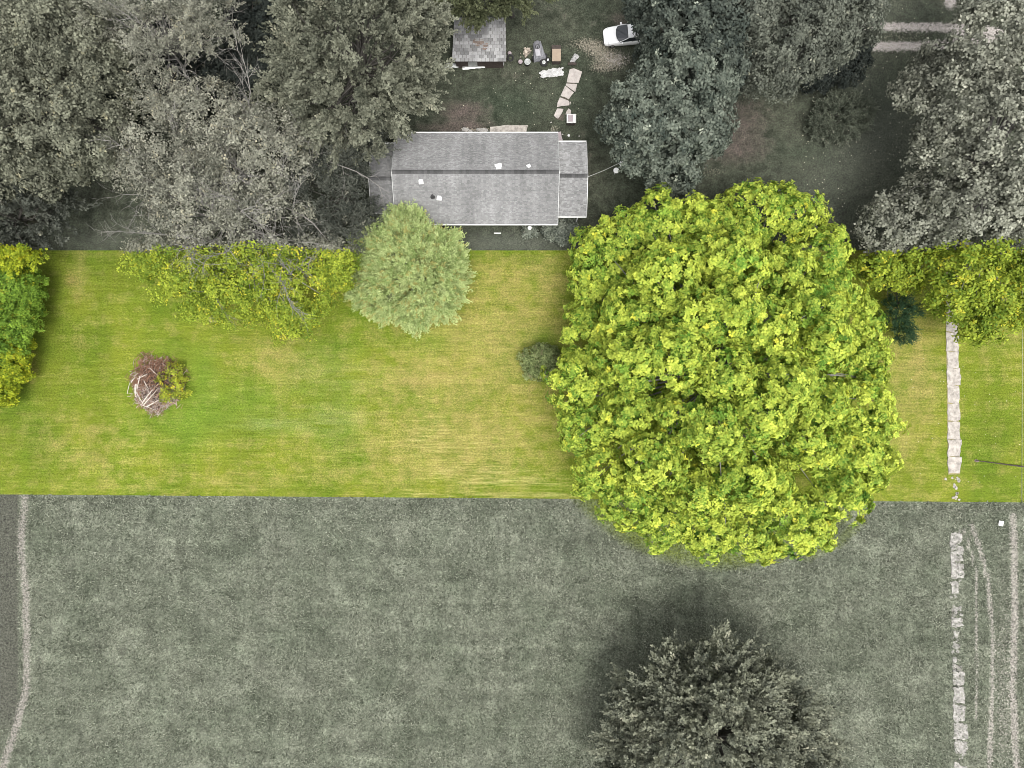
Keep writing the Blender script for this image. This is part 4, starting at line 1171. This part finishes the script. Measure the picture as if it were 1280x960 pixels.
rp = empty('rubble_heap', W(658, 66)); tag(rp, 'little heap of pinkish tan rubble beside the tractor', 'rubble'); rr = random.Random(9)
for k in range(46):
    x_, y_, s_ = rr.gauss(0, .28), rr.gauss(0, .26), rr.uniform(.05, .12)
    z_ = max(0, .35 - math.hypot(x_, y_) * .6)
    pts = [(s_ * math.cos(a_) * rr.uniform(.7, 1.2), s_ * math.sin(a_) * rr.uniform(.7, 1.2)) for a_ in np.linspace(0, 5.2, 6)]
    v = rr.uniform(.2, .5); q_ = MB().prism(pts, -z_, s_ * .8, (v, v * .86, v * .72)).build('stone', MT['stick'], rp, colours=True); q_.location = (x_, y_, z_)
cab = empty('tan_cabinet', W(695, 73, 0)); tag(cab, 'tan-topped cabinet with a dark back end standing on the grass', 'cabinet')
MB().box(-.42, .42, -.62, .62, 0, .78).box(-.46, .46, .62, 1.1, 0, .5).build('carcass', MT['brown'], cab)
MB().box(-.44, .44, -.64, .58, .784, .84, .02).build('top', MT['tan'], cab)
MB().box(-.34, .34, -.645, -.625, .1, .7).build('door', MT['brown'], cab)
def crumpled(px, py, w_, d_, h_, lab, rot=0, seed=1, nm='plastic_sheet', mat='crumple'):
    rr = random.Random(seed); nx, ny = 16, 9; vs, fs = [], []
    ed = [rr.uniform(-.07, .07) for _ in range(80)]
    for j in range(ny):
        for i in range(nx):
            u, v = i / (nx - 1) - .5, j / (ny - 1) - .5
            vs.append((u * w_ + ed[j] * w_, v * d_ * (1 + ed[20 + i] * 3) + .12 * d_ * u, .03 + h_ * rr.random() * (1 - abs(u) * 1.2)))
    k = len(vs); vs += [(v[0], v[1], v[2] - .02) for v in vs]
    for j in range(ny - 1):
        for i in range(nx - 1):
            q = j * nx + i; fs.append((q, q + 1, q + nx + 1, q + nx)); fs.append((k + q + nx, k + q + nx + 1, k + q + 1, k + q))
    ob = MB().add(vs, fs).build(nm, MT[mat]); ob.location = W(px, py, .15) - Vector((0, 0, .12)); ob.rotation_euler = (0, 0, rot)
    return tag(ob, lab, 'sheet')
crumpled(690, 91, 2.3, .75, .22, 'crumpled white sheeting lying south of the tan cabinet', .1, 3)
crumpled(718, 73.5, .95, .5, .35, 'white crumpled sheeting at the north end of the garden path', .9, 5)
lg = MB().tube([(-.42, 0, .1), (0, .02, .13), (.42, 0, .1)], [.13, .16, .13], 8).build('log', MT['brown']); lg.location = W(715, 80.5); tag(lg, 'short brown log between the white sheeting and the first path slab', 'log')
pb = empty('storage_box', W(713.5, 151.5, 0)); tag(pb, 'square faded pink box with a raised lid beside the garden path', 'box')
MB().box(-.42, .42, -.42, .42, 0, .7, .03).build('body', MT['brown'], pb)
MB().box(-.47, .47, -.45, .45, .703, .80, .05).build('lid', MT['siding'], pb)
MB().box(-.34, .14, -.33, .33, .803, .86, .03).build('lid_panel', MT['pink'], pb)
def garden_table(px, py, r_, h_, lab):
    root = empty('garden_table', W(px, py, h_) - Vector((0, 0, h_))); tag(root, lab, 'table')
    MB().lathe([(0, h_ - .03), (r_, h_ - .03), (r_, h_), (r_ * .5, h_ + .01), (0, h_ + .012)], 20).build('table_top', MT['white'], root)
    for k in range(3):
        a_ = k * 2.1; MB().tube([(r_ * .3 * math.cos(a_), r_ * .3 * math.sin(a_), h_ - .03), (r_ * .8 * math.cos(a_), r_ * .8 * math.sin(a_), 0)], .02).build('leg', MT['white'], root)
garden_table(770.3, 213, .28, .7, 'small round white table standing clear of the oak')
garden_table(777.5, 204.5, .26, .7, 'round white table half hidden under the edge of the oak')
rock('white_stone', 711, 169.5, .26, .3, .2, MT['white'], 'small white stone between the pink box and the east wing', 'stone')
rock('pale_stone', 637, 66.5, .5, .4, .25, MT['pink'], 'pinkish block beside the east wall of the shed', 'stone')
for i, (x_, y_) in enumerate(((724, 170), (689, 153), (703, 168))):
    rock('pebble', x_, y_, .18, .16, .1, MT['stone'], ('pebble right of the white stone by the wing', 'pebble near the last path slab', 'pebble by the reddish step')[i], 'stone')
pk = MB().box(-.35, .35, -.05, .05, 0, .06, .01).build('plank', MT['white']); pk.location = W(622, 291.5); tag(pk, 'short white plank lying on the grass south of the house', 'plank')
# white tile in the field
tl = MB().prism([(-.27, -.2), (.18, -.3), (.28, .18), (-.16, .28)], 0, .06).build('white_tile', MT['white']); tl.location = W(1249, 653.5) + Vector((0, 0, .22)); tag(tl, 'square white tile lying by the wheel ruts at the right edge', 'tile')
pl = MB(); a_, b_ = W(1219, 575.5), W(1300, 586); pl.tube([a_ + Vector((0, 0, .08)), a_.lerp(b_, .5) + Vector((0, 0, .1)), b_ + Vector((0, 0, .12))], [.035, .06, .08], 6)
tag(pl.build('fallen_pole', MT['brown']), 'thin dark pole lying on the lawn at the right edge', 'pole')
tag(rock('pole_stub', 1221, 576, .5, .3, .12, MT['rust']), 'reddish clod at the tip of the fallen pole', 'clod')
cd = MB().tube([W(1277, 300) + Vector((0, 0, .04)), W(1277.5, 450) + Vector((0, 0, .04)), W(1277, 628) + Vector((0, 0, .04))], .022, 4)
tag(cd.build('string_line', MT['stone']), 'thin pale cord lying straight along the right edge of the lawn', 'cord')
stp = rock('tree_stump', 267, 399, 1.0, .8, .35, MT['tan'], 'weathered low stump on the lawn under the twiggy tree', 'stump')

# small white litter under the right-hand tree
lt = []; rs = np.random.RandomState(3)
for k in range(420):
    r_ = rs.rand()
    x_, y_ = (rs.uniform(1000, 1180), rs.uniform(100, 300)) if r_ < .6 else (rs.uniform(1080, 1280), rs.uniform(0, 110)) if r_ < .75 else (rs.uniform(560, 740), rs.uniform(90, 165)) if r_ < .88 else (rs.uniform(1120, 1275), rs.uniform(440, 620))
    p = np.array(W(x_, y_)) + [0, 0, .05]; s_ = rs.uniform(.02, .065); a_ = rs.uniform(0, 6.28)
    q = [p + s_ * np.array([math.cos(a_ + j * 1.571), math.sin(a_ + j * 1.571), .2 * (j % 2)]) for j in range(4)]
    lt.append(q)
tag(quad_mesh('fallen_leaves', np.array(lt), MT['leaf'], np.tile([[.55, .53, .42]], (len(lt), 1)) * rs.uniform(.6, 1.2, (len(lt), 1))), 'scattered small pale fallen leaves on the shady grass', 'leaves', kind='stuff')

# ------------------------------------------------------------------ brush heap on the lawn
bh = empty('brush_heap', W(197, 480, 0)); tag(bh, 'oval heap of cut brown brush and pale branches on the lawn', 'brush heap')
mb = MB(); rs = np.random.RandomState(8)
for k in range(1700):
    a_ = rs.uniform(0, 6.28); rr_ = math.sqrt(rs.rand()) * 1.0
    out_ = 1 + .06 * math.sin(3 * a_ + 1) + .06 * math.sin(7 * a_) + (.25 * rs.rand() if rs.rand() < .2 else 0)
    x_, y_ = math.cos(a_) * rr_ * 2.6 * out_, math.sin(a_) * rr_ * 2.85 * out_
    z_ = (1 - rr_ ** 2) * 1.0 * rs.uniform(.35, 1) + .05
    th = rs.uniform(0, 6.28) if rs.rand() < .6 else rs.normal(.9, .3)
    L = rs.uniform(.25, .8)
    d_ = Vector((math.cos(th) * L, math.sin(th) * L, rs.normal(0, .18)))
    g_ = rs.rand(); north = y_ > -.3
    c_ = (.22, .125, .085) if (g_ < .75 and north) or g_ < .35 else (.36, .30, .26) if g_ < .93 else (.10, .06, .045)
    f = rs.uniform(.6, 1.3); c_ = tuple(v * f for v in c_)
    p = Vector((x_, y_, z_)); mb.tube([p - d_ * .5, p + Vector((rs.normal(0, .04), rs.normal(0, .04), .05)), p + d_ * .5], [.03, .024, .01], 3, c_, cap=False)
mb.build('twigs', MT['stick'], bh, colours=True)['kind'] = 'stuff'
# heart of the heap
vs, fs = [], []
for i in range(7):
    for k in range(18):
        f = 1 - i / 6.0; a_ = 2 * math.pi * k / 18
        q = 1 + .12 * math.sin(3 * a_) + rs.normal(0, .05)
        vs.append((2.0 * f * math.cos(a_) * q, 2.35 * f * math.sin(a_) * q, (1 - f * f) * .75 + rs.normal(0, .04)))
for i in range(6):
    for k in range(18): fs.append((i * 18 + k, i * 18 + (k + 1) % 18, (i + 1) * 18 + (k + 1) % 18, (i + 1) * 18 + k))
MB().add(vs, fs).build('brush_core', simple('brush_core', (.06, .042, .032), .95, .5, 6, bump=.8), bh)
for (x0_, y0_, x1_, y1_, r_) in ((174, 480, 172, 496, .10), (172, 487, 184, 508, .05), (181, 504, 197, 487, .06), (184, 505, 200, 490, .05), (187, 508, 203, 500, .06), (176, 474, 190, 468, .04), (178, 505, 196, 512, .04),
                               (166, 478, 172, 472, .05), (186, 476, 192, 486, .04), (161, 492, 165, 476, .03), (192, 460, 204, 470, .03), (180, 470, 176, 486, .05)):
    a_, b_ = W(x0_, y0_) - bh.location, W(x1_, y1_) - bh.location
    def hz(p_): return .3 + max(0, 1 - (p_.x / 2.5) ** 2 - (p_.y / 2.9) ** 2) * .75
    a_.z, b_.z = hz(a_), hz(b_)
    MB().tube([a_, a_.lerp(b_, .5) + Vector((0, 0, .05)), b_], [r_, r_ * .9, r_ * .5], 6, (.55, .50, .44)).build('branch', MT['stick'], bh, colours=True)
tree('sprouting_shrub', 'yellow-green shrub sprouting from the east side of the brush heap', 'bush', (219, 478),
     [(220, 466, 15, .6, .7), (224, 484, 15, .6, .7), (210, 494, 12, .5, .6), (206, 474, 9, .8, .5)], S_BUSH | dict(spacing=.85, sprays=9, gaps=.3, inner=.3), 70, ((.14, .18, .03), (.50, .55, .06), (.60, .52, .05), .08), limbs=18, r0=.04)
